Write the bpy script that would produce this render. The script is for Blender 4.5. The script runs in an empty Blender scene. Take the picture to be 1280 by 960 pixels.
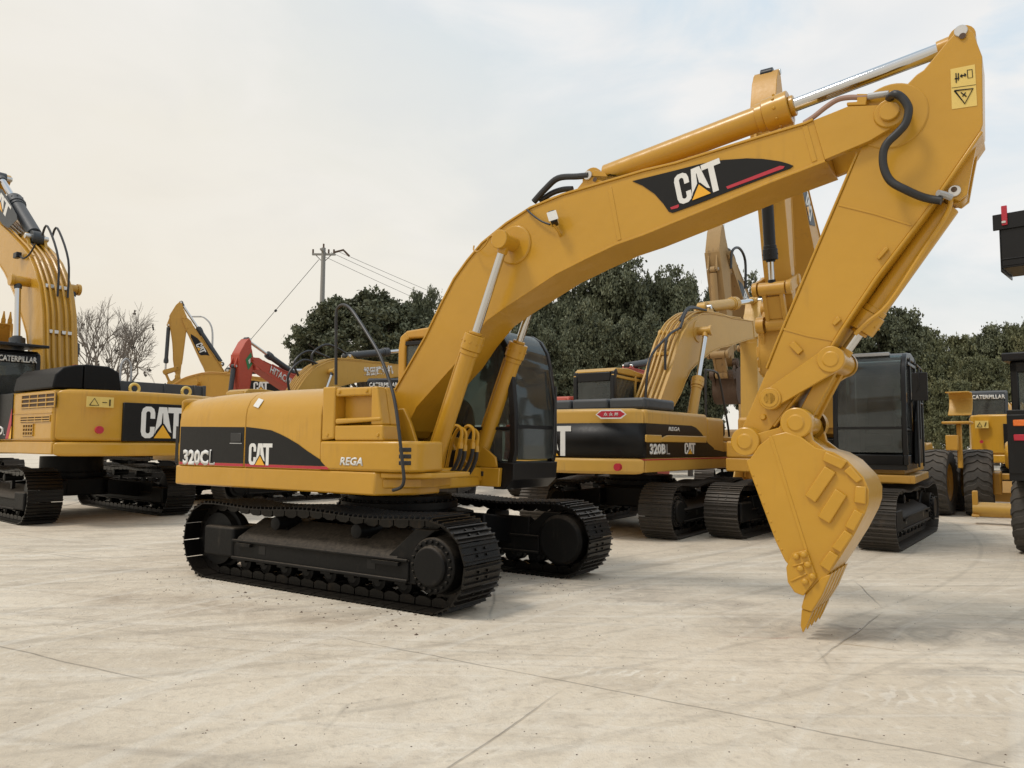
import bpy, bmesh, math, random
from math import sin, cos, pi, radians as R, atan2, hypot, sqrt
from mathutils import Vector, Matrix
random.seed(7)
SC = bpy.context.scene
COL = SC.collection

# ------------------------------------------------------------------ camera
CF, CH, CP, CR = 948.0, 1.576, 0.079, -0.007
def ray(px, py):
    a, b = px-640, py-480
    cr, sr = cos(CR), sin(CR)
    a, b = (cr*a+sr*b)/CF, -(-sr*a+cr*b)/CF
    return (a, cos(CP)-b*sin(CP), sin(CP)+b*cos(CP))
def unp(p, pose, yl):
    """pixel of the photograph -> point of the vertical plane y=yl of a machine"""
    X, Y, yaw = pose; d = ray(*p); c, s = cos(yaw), sin(yaw)
    ox, oy = -c*X-s*Y, s*X-c*Y
    dx, dy = c*d[0]+s*d[1], -s*d[0]+c*d[1]
    t = (yl-oy)/dy
    return (ox+t*dx, CH+t*d[2])
def unx(p, pose, xl):
    a = unp(p, (pose[0], pose[1], pose[2]+pi/2), -xl); return a
def U(pose, y, L): return [unp(p, pose, y) for p in L]

cam = bpy.data.cameras.new('camera'); co = bpy.data.objects.new('camera', cam); COL.objects.link(co)
cam.sensor_width = 36; cam.lens = 36*CF/1280; cam.clip_end = 3000; cam.clip_start = .05
fw = Vector((0, cos(CP), sin(CP))); up0 = Vector((0, -sin(CP), cos(CP))); rt0 = Vector((1, 0, 0))
rt = rt0*cos(CR)-up0*sin(CR); up = rt0*sin(CR)+up0*cos(CR)
m = Matrix((rt, up, -fw)).transposed().to_4x4(); m.translation = Vector((0, 0, CH)); co.matrix_world = m
SC.camera = co

# ------------------------------------------------------------------ materials
MATS = {}
def nodes(name):
    mt = bpy.data.materials.new(name); mt.use_nodes = True
    nt = mt.node_tree; return mt, nt, nt.nodes['Principled BSDF']
def N(nt, t, **k):
    n = nt.nodes.new(t)
    for a, b in k.items():
        if a in n.inputs: n.inputs[a].default_value = b
        else: setattr(n, a, b)
    return n
def ramp(nt, stops):
    r = nt.nodes.new('ShaderNodeValToRGB'); e = r.color_ramp.elements
    while len(e) < len(stops): e.new(.5)
    for q, (p, c) in zip(e, stops): q.position = p; q.color = (*c, 1) if len(c) == 3 else c
    return r
def mix(nt, fac, a, b, mode='MIX'):
    n = nt.nodes.new('ShaderNodeMix'); n.data_type = 'RGBA'; n.blend_type = mode
    for idx, v in ((0, fac), (6, a), (7, b)):
        if hasattr(v, 'links') or isinstance(v, bpy.types.NodeSocket): nt.links.new(v, n.inputs[idx])
        elif idx == 0: n.inputs[0].default_value = v
        else: n.inputs[idx].default_value = (*v, 1)
    return n.outputs[2]
def paint(name, col, rough=.4, dirt=(.12, .09, .06), amount=.3, scale=3., metal=0., coat=0., dust=.0, bump=.02, spec=.5, wave=0):
    """painted metal: faint tone drift, stains and scuffs, dust settled on faces that look up"""
    mt, nt, b = nodes(name); L = nt.links
    tc = N(nt, 'ShaderNodeTexCoord'); oi = N(nt, 'ShaderNodeObjectInfo')
    va = N(nt, 'ShaderNodeVectorMath', operation='ADD'); L.new(tc.outputs['Object'], va.inputs[0]); L.new(oi.outputs['Random'], va.inputs[1])
    n1 = N(nt, 'ShaderNodeTexNoise', Scale=scale, Detail=9., Roughness=.62); L.new(va.outputs[0], n1.inputs['Vector'])
    n2 = N(nt, 'ShaderNodeTexNoise', Scale=scale*9, Detail=5., Roughness=.7); L.new(va.outputs[0], n2.inputs['Vector'])
    mp = N(nt, 'ShaderNodeMapping'); mp.inputs['Scale'].default_value = (14, 14, 1.1); L.new(va.outputs[0], mp.inputs[0])
    n3 = N(nt, 'ShaderNodeTexNoise', Scale=1., Detail=6.); L.new(mp.outputs[0], n3.inputs['Vector'])
    c2 = tuple(x*.86 for x in col)
    c = mix(nt, n1.outputs[0], c2, tuple(min(1, x*1.1) for x in col))
    r1 = ramp(nt, [(.52, (0, 0, 0)), (.75, (1, 1, 1))]); L.new(n1.outputs[0], r1.inputs[0])
    r2 = ramp(nt, [(.5, (0, 0, 0)), (.8, (1, 1, 1))]); L.new(n3.outputs[0], r2.inputs[0])
    mm = N(nt, 'ShaderNodeMath', operation='MULTIPLY'); L.new(r1.outputs[0], mm.inputs[0]); L.new(r2.outputs[0], mm.inputs[1])
    m2 = N(nt, 'ShaderNodeMath', operation='MULTIPLY'); L.new(mm.outputs[0], m2.inputs[0]); m2.inputs[1].default_value = amount*2.2
    m2.use_clamp = True
    c = mix(nt, m2.outputs[0], c, dirt)
    if dust:
        g = N(nt, 'ShaderNodeNewGeometry'); sx = N(nt, 'ShaderNodeSeparateXYZ'); L.new(g.outputs['Normal'], sx.inputs[0])
        r3 = ramp(nt, [(.25, (0, 0, 0)), (.95, (1, 1, 1))]); L.new(sx.outputs[2], r3.inputs[0])
        r4 = ramp(nt, [(.3, (.25,)*3), (.65, (1, 1, 1))]); L.new(n2.outputs[0], r4.inputs[0])
        m3 = N(nt, 'ShaderNodeMath', operation='MULTIPLY'); L.new(r3.outputs[0], m3.inputs[0]); L.new(r4.outputs[0], m3.inputs[1])
        m4 = N(nt, 'ShaderNodeMath', operation='MULTIPLY'); L.new(m3.outputs[0], m4.inputs[0]); m4.inputs[1].default_value = dust
        c = mix(nt, m4.outputs[0], c, (.17, .135, .1))
    L.new(c, b.inputs['Base Color'])
    rr = N(nt, 'ShaderNodeMapRange'); rr.inputs[3].default_value = rough*.75; rr.inputs[4].default_value = min(1, rough*1.35)
    L.new(n2.outputs[0], rr.inputs[0]); L.new(rr.outputs[0], b.inputs['Roughness'])
    b.inputs['Metallic'].default_value = metal; b.inputs['Coat Weight'].default_value = coat; b.inputs['Coat Roughness'].default_value = .2
    b.inputs['Specular IOR Level'].default_value = spec
    bp = N(nt, 'ShaderNodeBump', Strength=bump*6, Distance=.004); L.new(n2.outputs[0], bp.inputs['Height']); L.new(bp.outputs[0], b.inputs['Normal'])
    if wave:
        # hand-beaten panels: a slow ripple that breaks up reflections, and fine run marks in the repaint
        n4 = N(nt, 'ShaderNodeTexNoise', Scale=2.3, Detail=3.); L.new(va.outputs[0], n4.inputs['Vector']); b2 = N(nt, 'ShaderNodeBump', Strength=.5, Distance=.03); L.new(n4.outputs[0], b2.inputs['Height']); L.new(b2.outputs[0], bp.inputs['Normal']); L.new(b2.outputs[0], b.inputs['Coat Normal'])
        n5 = N(nt, 'ShaderNodeTexNoise', Scale=38., Detail=8., Roughness=.8); L.new(va.outputs[0], n5.inputs['Vector']); r6 = ramp(nt, [(.66, (0, 0, 0)), (.74, (.55,)*3)]); L.new(n5.outputs[0], r6.inputs[0]); c = mix(nt, r6.outputs[0], c, (.2, .11, .05)); L.new(c, b.inputs['Base Color'])
    MATS[name] = mt; return mt
YEL = paint('yellow_paint', (.52, .272, .02), .32, (.29, .15, .022), .45, 1.1, coat=.28, spec=.45, wave=1)
YEL2 = paint('pale_yellow_paint', (.56, .325, .06), .42, (.25, .17, .08), .5, 2.2, dust=.4)
YEL3 = paint('amber_paint', (.54, .285, .04), .4, (.25, .14, .05), .4, 2., dust=.3)
TAN = paint('dusty_tan_paint', (.38, .245, .105), .7, (.13, .09, .06), .9, 3., dust=.5)
REDP = paint('red_orange_paint', (.48, .07, .035), .5, (.18, .05, .03), .5, 2.5, dust=.3)
BLK = paint('black_paint', (.0045, .0045, .0048), .45, (.02, .017, .014), .5, 3., dust=.16, spec=.18)
BLKC = paint('cab_black_paint', (.008, .008, .009), .32, (.02, .019, .018), .3, 3., dust=.05, spec=.3)
DEC = paint('black_decal', (.006, .0056, .0056), .4, (.03, .027, .024), .35, 2.5, spec=.28)
TRK = paint('track_steel', (.022, .0205, .019), .32, (.06, .042, .028), .8, 5., metal=.85, dust=.4, bump=.08)
TRK2 = paint('worn_track_steel', (.05, .044, .038), .55, (.12, .09, .065), .9, 4., metal=.3, dust=.6, bump=.1)
TRK3 = paint('dusty_frame_paint', (.006, .0056, .0052), .55, (.035, .028, .021), .9, 3., dust=.6, bump=.06, spec=.2)
GRY = paint('grey_hood_paint', (.045, .052, .06), .5, (.09, .08, .07), .5, 2., dust=.35)
STEEL = paint('bright_steel', (.62, .6, .57), .3, (.25, .22, .2), .3, 6., metal=.9)
BRN = paint('dirty_bucket_steel', (.1, .062, .04), .7, (.19, .14, .1), .9, 4., metal=.2, dust=.4, bump=.12)
RUB = paint('tyre_rubber', (.05, .045, .039), .8, (.16, .13, .1), .9, 2.5, dust=.5, bump=.1)
WHT = paint('white_lettering', (.74, .73, .7), .45, (.4, .36, .3), .3, 6.)
ORG = paint('orange_yellow_emblem', (.8, .4, .02), .4, (.5, .25, .05), .2, 5.)
REDS = paint('red_decal', (.45, .02, .04), .4, (.2, .02, .03), .25, 5.)
STK = paint('yellow_sticker', (.72, .52, .14), .45, (.4, .3, .1), .25, 6.)
ORL = paint('orange_lens', (.75, .17, .03), .25, (.4, .1, .03), .2, 6.)
INT = paint('cab_interior', (.035, .035, .037), .7, (.06, .055, .05), .3, 5.)
HOSE = paint('hose_rubber', (.017, .017, .018), .42, (.05, .045, .04), .3, 12.)
ROSE = paint('primed_pipe', (.33, .2, .15), .45, (.2, .1, .06), .3, 6.)
GALV = paint('galvanised_steel', (.42, .42, .42), .5, (.3, .3, .3), .2, 4., metal=.4)
CONC = paint('weathered_concrete', (.27, .26, .24), .85, (.15, .14, .13), .4, 3.)
def chrome():
    mt, nt, b = nodes('chrome_rod'); b.inputs['Base Color'].default_value = (.6, .6, .6, 1); b.inputs['Metallic'].default_value = 1
    b.inputs['Roughness'].default_value = .07; return mt
CHR = chrome()
def glass():
    mt, nt, b = nodes('tinted_glass'); L = nt.links
    tr = N(nt, 'ShaderNodeBsdfTransparent'); tr.inputs[0].default_value = (.52, .57, .55, 1)
    gl = N(nt, 'ShaderNodeBsdfGlossy'); gl.inputs['Roughness'].default_value = .04; gl.inputs['Color'].default_value = (.9, .95, .95, 1)
    fr = N(nt, 'ShaderNodeFresnel', IOR=1.42); ms = N(nt, 'ShaderNodeMixShader')
    df = N(nt, 'ShaderNodeBsdfDiffuse'); df.inputs[0].default_value = (.24, .24, .23, 1); nz = N(nt, 'ShaderNodeTexNoise', Scale=3., Detail=5.)
    rp = ramp(nt, [(.3, (.1,)*3), (.8, (.26,)*3)]); L.new(nz.outputs[0], rp.inputs[0])
    ms2 = N(nt, 'ShaderNodeMixShader'); L.new(rp.outputs[0], ms2.inputs[0])
    L.new(fr.outputs[0], ms.inputs[0]); L.new(tr.outputs[0], ms.inputs[1]); L.new(gl.outputs[0], ms.inputs[2])
    L.new(ms.outputs[0], ms2.inputs[1]); L.new(df.outputs[0], ms2.inputs[2])
    L.new(ms2.outputs[0], nt.nodes['Material Output'].inputs[0]); return mt
GLS = glass()
def leafmat(name, a, b_, c_):
    mt, nt, b = nodes(name); L = nt.links
    g = N(nt, 'ShaderNodeNewGeometry'); tc = N(nt, 'ShaderNodeTexCoord'); nz = N(nt, 'ShaderNodeTexNoise', Scale=.55, Detail=3.); L.new(tc.outputs['Object'], nz.inputs['Vector'])
    r0 = ramp(nt, [(.0, a), (.55, b_), (1., c_)])
    mm = N(nt, 'ShaderNodeMath', operation='MULTIPLY_ADD'); L.new(g.outputs['Random Per Island'], mm.inputs[0]); mm.inputs[1].default_value = .4
    r5 = N(nt, 'ShaderNodeMapRange'); r5.inputs[1].default_value = .3; r5.inputs[2].default_value = .7; r5.inputs[4].default_value = .6; L.new(nz.outputs[0], r5.inputs[0])
    L.new(r5.outputs[0], mm.inputs[2]); L.new(mm.outputs[0], r0.inputs[0]); L.new(r0.outputs[0], b.inputs['Base Color'])
    b.inputs['Roughness'].default_value = .6; b.inputs['Specular IOR Level'].default_value = .3
    return mt
LEAF = leafmat('evergreen_leaves', (.05, .056, .033), (.105, .115, .065), (.19, .2, .12))  # greens greyed and paled: distance haze mixed into the leaf colour
LEAF2 = leafmat('olive_leaves', (.062, .07, .036), (.13, .135, .066), (.22, .205, .1))
BARK = paint('bark', (.09, .075, .06), .9, (.04, .035, .03), .6, 6., bump=.2)
TWIG = paint('bare_twigs', (.2, .175, .15), .9, (.12, .1, .09), .4, 6.)

def ground_mat():
    mt, nt, b = nodes('worn_concrete_ground'); L = nt.links
    g = N(nt, 'ShaderNodeNewGeometry'); P = g.outputs['Position']
    def nz(sc, det=6., ro=.6, scale=(1, 1, 1), rot=0, dist=0.):
        mp = N(nt, 'ShaderNodeMapping'); mp.inputs['Scale'].default_value = scale; mp.inputs['Rotation'].default_value = (0, 0, rot); L.new(P, mp.inputs[0])
        n = N(nt, 'ShaderNodeTexNoise', Scale=sc, Detail=det, Roughness=ro, Distortion=dist); L.new(mp.outputs[0], n.inputs['Vector']); return n.outputs[0]
    big = nz(.16, 5., .55, dist=.6); mid = nz(1.1, 8., .66, dist=.4); fine = nz(14., 8., .72); spk = nz(55., 3., .6)
    mid2 = nz(2.6, 9., .7, dist=.8); pit_ = nz(7., 9., .75, dist=.3)
    st1 = nz(.9, 7., .65, (.22, 2.2, 1), .32, .5); st2 = nz(1.6, 6., .6, (.2, 3.2, 1), -.28, .3)
    r = ramp(nt, [(.3, (.55, .465, .355)), (.5, (.68, .59, .465)), (.68, (.76, .675, .55))]); L.new(big, r.inputs[0])
    c = r.outputs[0]
    def lay(src, lo, hi, colr, amt, mode='MIX'):
        nonlocal c
        rp = ramp(nt, [(lo, (0, 0, 0)), (hi, (amt,)*3)]); L.new(src, rp.inputs[0]); c = mix(nt, rp.outputs[0], c, colr, mode)
    lay(mid, .48, .68, (.44, .37, .285), .45)
    lay(mid, .38, .22, (.62, .57, .49), .6) if False else None
    rp = ramp(nt, [(.22, (.6,)*3), (.42, (0, 0, 0))]); L.new(mid, rp.inputs[0]); c = mix(nt, rp.outputs[0], c, (.76, .7, .6))
    lay(st1, .52, .68, (.42, .365, .3), .45)
    lay(st2, .53, .7, (.78, .73, .64), .5)
    lay(fine, .55, .8, (.22, .18, .14), .55)
    rp = ramp(nt, [(.2, (.4,)*3), (.42, (0, 0, 0))]); L.new(fine, rp.inputs[0]); c = mix(nt, rp.outputs[0], c, (.82, .76, .66))
    lay(pit_, .55, .7, (.4, .335, .26), .5)
    rp = ramp(nt, [(.3, (.5,)*3), (.45, (0, 0, 0))]); L.new(pit_, rp.inputs[0]); c = mix(nt, rp.outputs[0], c, (.82, .76, .66))
    lay(mid2, .53, .63, (.47, .4, .315), .35)
    lay(spk, .66, .78, (.14, .115, .09), .75)
    # slab joints: a slightly wandering grid about 6 m by 4.5 m turned by some 50 degrees
    nzv = N(nt, 'ShaderNodeTexNoise', Scale=1.3, Detail=4.); L.new(P, nzv.inputs['Vector'])
    va = N(nt, 'ShaderNodeVectorMath', operation='SCALE'); L.new(nzv.outputs['Color'], va.inputs[0]); va.inputs['Scale'].default_value = .07
    vb = N(nt, 'ShaderNodeVectorMath', operation='ADD'); L.new(P, vb.inputs[0]); L.new(va.outputs[0], vb.inputs[1])
    vd = N(nt, 'ShaderNodeVectorMath', operation='SCALE'); L.new(nzv.outputs['Color'], vd.inputs[0]); vd.inputs['Scale'].default_value = .7
    vc = N(nt, 'ShaderNodeVectorMath', operation='ADD'); L.new(P, vc.inputs[0]); L.new(vd.outputs[0], vc.inputs[1])
    def seg(a, b, wd, fade=.3, src=None):
        # mask of a straight strip from a to b on the ground
        ang = atan2(b[1]-a[1], b[0]-a[0]); ln = hypot(b[0]-a[0], b[1]-a[1])
        mp = N(nt, 'ShaderNodeMapping'); mp.vector_type = 'TEXTURE'; mp.inputs['Location'].default_value = (a[0], a[1], 0); mp.inputs['Rotation'].default_value = (0, 0, ang); L.new(src or vb.outputs[0], mp.inputs[0])
        sx = N(nt, 'ShaderNodeSeparateXYZ'); L.new(mp.outputs[0], sx.inputs[0])
        ab = N(nt, 'ShaderNodeMath', operation='ABSOLUTE'); L.new(sx.outputs[1], ab.inputs[0])
        m1 = N(nt, 'ShaderNodeMapRange'); m1.inputs[1].default_value = wd; m1.inputs[2].default_value = wd*.3; L.new(ab.outputs[0], m1.inputs[0])
        c0 = N(nt, 'ShaderNodeMath', operation='SUBTRACT'); L.new(sx.outputs[0], c0.inputs[0]); c0.inputs[1].default_value = ln/2
        c1 = N(nt, 'ShaderNodeMath', operation='ABSOLUTE'); L.new(c0.outputs[0], c1.inputs[0])
        m2 = N(nt, 'ShaderNodeMapRange'); m2.inputs[1].default_value = ln/2; m2.inputs[2].default_value = max(0, ln/2-fade); L.new(c1.outputs[0], m2.inputs[0])
        mm = N(nt, 'ShaderNodeMath', operation='MULTIPLY'); L.new(m1.outputs[0], mm.inputs[0]); L.new(m2.outputs[0], mm.inputs[1]); return mm.outputs[0], mp
    def vmax(L_):
        o = L_[0]
        for q in L_[1:]:
            mx = N(nt, 'ShaderNodeMath', operation='MAXIMUM'); L.new(o, mx.inputs[0]); L.new(q, mx.inputs[1]); o = mx.outputs[0]
        return o
    def mul(a, b):
        m_ = N(nt, 'ShaderNodeMath', operation='MULTIPLY'); L.new(a, m_.inputs[0])
        if isinstance(b, float): m_.inputs[1].default_value = b
        else: L.new(b, m_.inputs[1])
        return m_.outputs[0]
    J = [((-9, 8.7), (-2.2, 5.11)), ((-1.6, 6.5), (9.5, -.5)), ((-1.6, 1.4), (.42, 5.12)), ((2.25, 5.7), (3.65, 7.5)), ((3.65, 7.5), (4.1, 9.2)), ((3.6, 7.6), (9, 5.6)), ((4.2, 12.5), (14, 6.8)), ((-14, 15), (-5, 10)), ((-7, 14.5), (-4.6, 19)), ((9, 9), (12, 15)), ((-5.5, 2.2), (-4.2, 4.6))]
    jm = vmax([seg(a, b, .012 if i_ not in (3, 4, 5) else .011, .5)[0] for i_, (a, b) in enumerate(J)])
    rj = ramp(nt, [(.3, (.35,)*3), (.6, (1,)*3)]); L.new(mid, rj.inputs[0])
    mj_ = mul(jm, rj.outputs[0])
    class _O: pass
    mj = _O(); mj.outputs = [mj_]
    c = mix(nt, mul(mj_, .55), c, (.16, .13, .1))
    # prints of track shoes and tyres: pale ribs across short strips
    for a, b, wd, per, amt, colr in (((.2, 5.55), (1.75, 5.25), .16, 3.4, .6, (.85, .8, .7)), ((2.1, 4.95), (4.3, 5.1), .25, 2.7, .38, (.88, .83, .74)), ((-.9, 4.3), (.1, 3.9), .2, 4., .35, (.83, .77, .67)), ((-4.6, 7.4), (-2.2, 6.2), .3, 3.1, .3, (.34, .28, .22)), ((1.2, 4.2), (2.3, 3.6), .2, 3.6, .35, (.83, .77, .67)), ((-2.9, 6.9), (-.9, 5.9), .35, 2.6, .35, (.83, .76, .65))):
        mk_, mp_ = seg(a, b, wd, .25); wv = N(nt, 'ShaderNodeTexWave', Scale=per, Distortion=9., Detail=5.); wv.inputs['Detail Scale'].default_value = 1.6
        m9 = N(nt, 'ShaderNodeMapping'); m9.inputs['Rotation'].default_value = (0, 0, .5); L.new(mp_.outputs[0], m9.inputs[0]); L.new(m9.outputs[0], wv.inputs['Vector'])
        rw = ramp(nt, [(.62, (0, 0, 0)), (.85, (1,)*3)]); L.new(wv.outputs[1], rw.inputs[0]); rn = ramp(nt, [(.45, (0, 0, 0)), (.58, (1,)*3)]); L.new(mid2, rn.inputs[0])
        c = mix(nt, mul(mul(mul(mk_, rw.outputs[0]), rn.outputs[0]), amt), c, colr)
    # broad damp smears and a faint rust line
    for a, b, wd, amt, colr in (((2.0, 7.3), (6.5, 6.3), .5, .35, (.27, .235, .195)), ((3.0, 5.9), (5.2, 5.4), .12, .5, (.24, .21, .18)), ((-3.5, 12.2), (-1.5, 11.4), .7, .3, (.3, .26, .21)), ((-4.6, 8.6), (-.5, 7.0), .45, .35, (.38, .3, .22)), ((1.0, 8.3), (3.2, 7.9), .4, .3, (.33, .28, .23)), ((-1.6, 4.0), (-.6, 4.5), .1, .4, (.3, .26, .21)), ((2.1, 6.82), (2.75, 6.72), .035, .5, (.38, .17, .12)), ((2.9, 6.62), (3.7, 6.35), .02, .6, (.33, .22, .1)), ((.3, 9.2), (2.4, 8.6), .5, .3, (.27, .23, .19)), ((-7, 7.5), (-4, 6.6), .4, .3, (.33, .28, .22))):
        mk_, _ = seg(a, b, wd, .6, vc.outputs[0]); rn = ramp(nt, [(.38, (0, 0, 0)), (.6, (1,)*3)]); L.new(mid2, rn.inputs[0])
        c = mix(nt, mul(mul(mk_, rn.outputs[0]), amt*1.7), c, colr)
    b = nt.nodes['Principled BSDF']
    # cracks
    vo = N(nt, 'ShaderNodeTexVoronoi', feature='DISTANCE_TO_EDGE', Scale=.33); L.new(vb.outputs[0], vo.inputs['Vector'])
    cr = ramp(nt, [(.0, (.8,)*3), (.006, (0, 0, 0))]); L.new(vo.outputs['Distance'], cr.inputs[0])
    rk = ramp(nt, [(.52, (0, 0, 0)), (.6, (1,)*3)]); L.new(big, rk.inputs[0])
    mk = N(nt, 'ShaderNodeMath', operation='MULTIPLY'); L.new(cr.outputs[0], mk.inputs[0]); L.new(rk.outputs[0], mk.inputs[1])
    c = mix(nt, mk.outputs[0], c, (.14, .115, .09))
    # arcs of scraped tyre and track marks
    def arc(cx, cy, per, lo, amt, colr):
        m7 = N(nt, 'ShaderNodeMapping'); m7.inputs['Location'].default_value = (-cx, -cy, 0); L.new(vb.outputs[0], m7.inputs[0])
        ln = N(nt, 'ShaderNodeVectorMath', operation='LENGTH'); L.new(m7.outputs[0], ln.inputs[0])
        q = N(nt, 'ShaderNodeTexNoise', Scale=per, Detail=5., noise_dimensions='1D'); L.new(ln.outputs[1], q.inputs['W'])
        rq = ramp(nt, [(lo, (0, 0, 0)), (lo+.12, (1,)*3)]); L.new(q.outputs[0], rq.inputs[0])
        ml = N(nt, 'ShaderNodeMath', operation='MULTIPLY'); L.new(rq.outputs[0], ml.inputs[0]); L.new(rj.outputs[0], ml.inputs[1])
        m8 = N(nt, 'ShaderNodeMath', operation='MULTIPLY'); L.new(ml.outputs[0], m8.inputs[0]); m8.inputs[1].default_value = amt
        nonlocal c; c = mix(nt, m8.outputs[0], c, colr)
    arc(-9, 22, 3.2, .56, .4, (.3, .255, .2)); arc(14, -3, 4., .57, .35, (.78, .73, .64)); arc(3, 30, 6., .6, .3, (.24, .2, .16))
    L.new(c, b.inputs['Base Color'])
    rr = N(nt, 'ShaderNodeMapRange'); rr.inputs[3].default_value = .62; rr.inputs[4].default_value = .95; L.new(mid, rr.inputs[0]); L.new(rr.outputs[0], b.inputs['Roughness'])
    ad = N(nt, 'ShaderNodeMath', operation='MULTIPLY_ADD'); L.new(mid, ad.inputs[0]); ad.inputs[1].default_value = 1.5; L.new(fine, ad.inputs[2])
    ad2 = N(nt, 'ShaderNodeMath', operation='ADD'); L.new(ad.outputs[0], ad2.inputs[0]); L.new(pit_, ad2.inputs[1])
    sb = N(nt, 'ShaderNodeMath', operation='SUBTRACT'); L.new(ad2.outputs[0], sb.inputs[0]); L.new(mj.outputs[0], sb.inputs[1])
    bp = N(nt, 'ShaderNodeBump', Strength=.6, Distance=.025); L.new(sb.outputs[0], bp.inputs['Height']); L.new(bp.outputs[0], b.inputs['Normal'])
    b.inputs['Specular IOR Level'].default_value = .3
    return mt
GND = ground_mat()

# ------------------------------------------------------------------ mesh builder
class MB:
    def __init__(s): s.v = []; s.f = []
    def add(s, vs, fs):
        k = len(s.v); s.v += [tuple(v) for v in vs]; s.f += [tuple(i+k for i in f) for f in fs]; return s
    def box(s, x0, x1, y0, y1, z0, z1, M=None):
        vs = [Vector((x, y, z)) for x in (x0, x1) for y in (y0, y1) for z in (z0, z1)]
        if M: vs = [M @ v for v in vs]
        return s.add(vs, [(0, 1, 3, 2), (4, 6, 7, 5), (0, 4, 5, 1), (2, 3, 7, 6), (0, 2, 6, 4), (1, 5, 7, 3)])
    def prism(s, poly, a, b, axis='y', M=None):
        """polygon in (x,z) extruded along y (axis y); in (x,y) along z (axis z); in (y,z) along x (axis x)"""
        n = len(poly)
        def mk(p, t):
            v = {'y': (p[0], t, p[1]), 'z': (p[0], p[1], t), 'x': (t, p[0], p[1])}[axis]
            return M @ Vector(v) if M else v
        vs = [mk(p, a) for p in poly]+[mk(p, b) for p in poly]
        return s.add(vs, [tuple(range(n)), tuple(range(2*n-1, n-1, -1))]+[(i, i+n, (i+1) % n+n, (i+1) % n) for i in range(n)])
    def band(s, path, t, y0, y1, closed=False, side=1):
        """strip of thickness t along an (x,z) path, running from y0 to y1"""
        n = len(path); inn = []
        for i, p in enumerate(path):
            a = path[(i-1) % n] if (closed or i > 0) else p; b = path[(i+1) % n] if (closed or i < n-1) else p
            dx, dz = b[0]-a[0], b[1]-a[1]; l = hypot(dx, dz) or 1
            inn.append((p[0]+side*dz/l*t, p[1]-side*dx/l*t))
        vs = []
        for p, q in zip(path, inn): vs += [(p[0], y0, p[1]), (p[0], y1, p[1]), (q[0], y1, q[1]), (q[0], y0, q[1])]
        fs = []
        for i in range(n if closed else n-1):
            a, b = 4*i, 4*((i+1) % n)
            for k in range(4): fs.append((a+k, a+(k+1) % 4, b+(k+1) % 4, b+k))
        if not closed: fs += [(0, 3, 2, 1), (4*n-4, 4*n-3, 4*n-2, 4*n-1)]
        return s.add(vs, fs)
    def tube(s, pts, r, n=8, caps=True, r2=None):
        pts = [Vector(p) for p in pts]; m = len(pts); base = []
        ref = None
        for i, p in enumerate(pts):
            t = (pts[min(i+1, m-1)]-pts[max(i-1, 0)]).normalized()
            if ref is None: ref = t.orthogonal().normalized()
            ref = (ref-t*ref.dot(t)).normalized(); bi = t.cross(ref)
            rr = r if r2 is None else r+(r2-r)*i/(m-1)
            base += [p+ref*(rr*cos(2*pi*k/n))+bi*(rr*sin(2*pi*k/n)) for k in range(n)]
        fs = [(i*n+k, i*n+(k+1) % n, (i+1)*n+(k+1) % n, (i+1)*n+k) for i in range(m-1) for k in range(n)]
        if caps: fs += [tuple(range(n-1, -1, -1)), tuple(range((m-1)*n, m*n))]
        return s.add(base, fs)
    def cyl(s, p0, p1, r, n=20, r2=None): return s.tube([p0, p1], r, n, r2=r2)
    def lathe(s, prof, c, n=32):
        """(radius, y) profile turned round the y axis through c"""
        m = len(prof); vs = [(c[0]+r*cos(2*pi*k/n), c[1]+y, c[2]+r*sin(2*pi*k/n)) for r, y in prof for k in range(n)]
        return s.add(vs, [(i*n+k, i*n+(k+1) % n, (i+1)*n+(k+1) % n, (i+1)*n+k) for i in range(m-1) for k in range(n)])
    def build(s, name, mat, parent=None, bevel=0., seg=2, ang=35, M=None):
        me = bpy.data.meshes.new(name)
        vs = [tuple(M @ Vector(v)) for v in s.v] if M else s.v
        me.from_pydata(vs, [], s.f); me.update()
        bm = bmesh.new(); bm.from_mesh(me); bmesh.ops.recalc_face_normals(bm, faces=bm.faces); bm.to_mesh(me); bm.free()
        me.polygons.foreach_set('use_smooth', [True]*len(me.polygons)); me.set_sharp_from_angle(angle=R(ang))
        me.materials.append(mat)
        o = bpy.data.objects.new(name, me); COL.objects.link(o)
        if parent: o.parent = parent
        if bevel:
            bv = o.modifiers.new('bevel', 'BEVEL'); bv.width = bevel; bv.segments = seg; bv.limit_method = 'ANGLE'; bv.angle_limit = R(40); bv.harden_normals = False
        return o
def spline(pts, k=5):
    P = [Vector(p) for p in pts]; out = []
    for i in range(len(P)-1):
        a, b, c, d = P[max(i-1, 0)], P[i], P[i+1], P[min(i+2, len(P)-1)]
        for j in range(k):
            t = j/k; out.append(.5*((2*b)+(c-a)*t+(2*a-5*b+4*c-d)*t*t+(3*b-a-3*c+d)*t**3))
    return out+[P[-1]]
def thing(name, label, cat, loc=(0, 0, 0), rz=0, group=None):
    o = bpy.data.objects.new(name, None); COL.objects.link(o); o.location = loc; o.rotation_euler = (0, 0, rz); o.empty_display_size = .2
    o['label'] = label; o['category'] = cat
    if group: o['group'] = group
    return o
def tag(o, label, cat, group=None):
    o['label'] = label; o['category'] = cat
    if group: o['group'] = group
    return o
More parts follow.
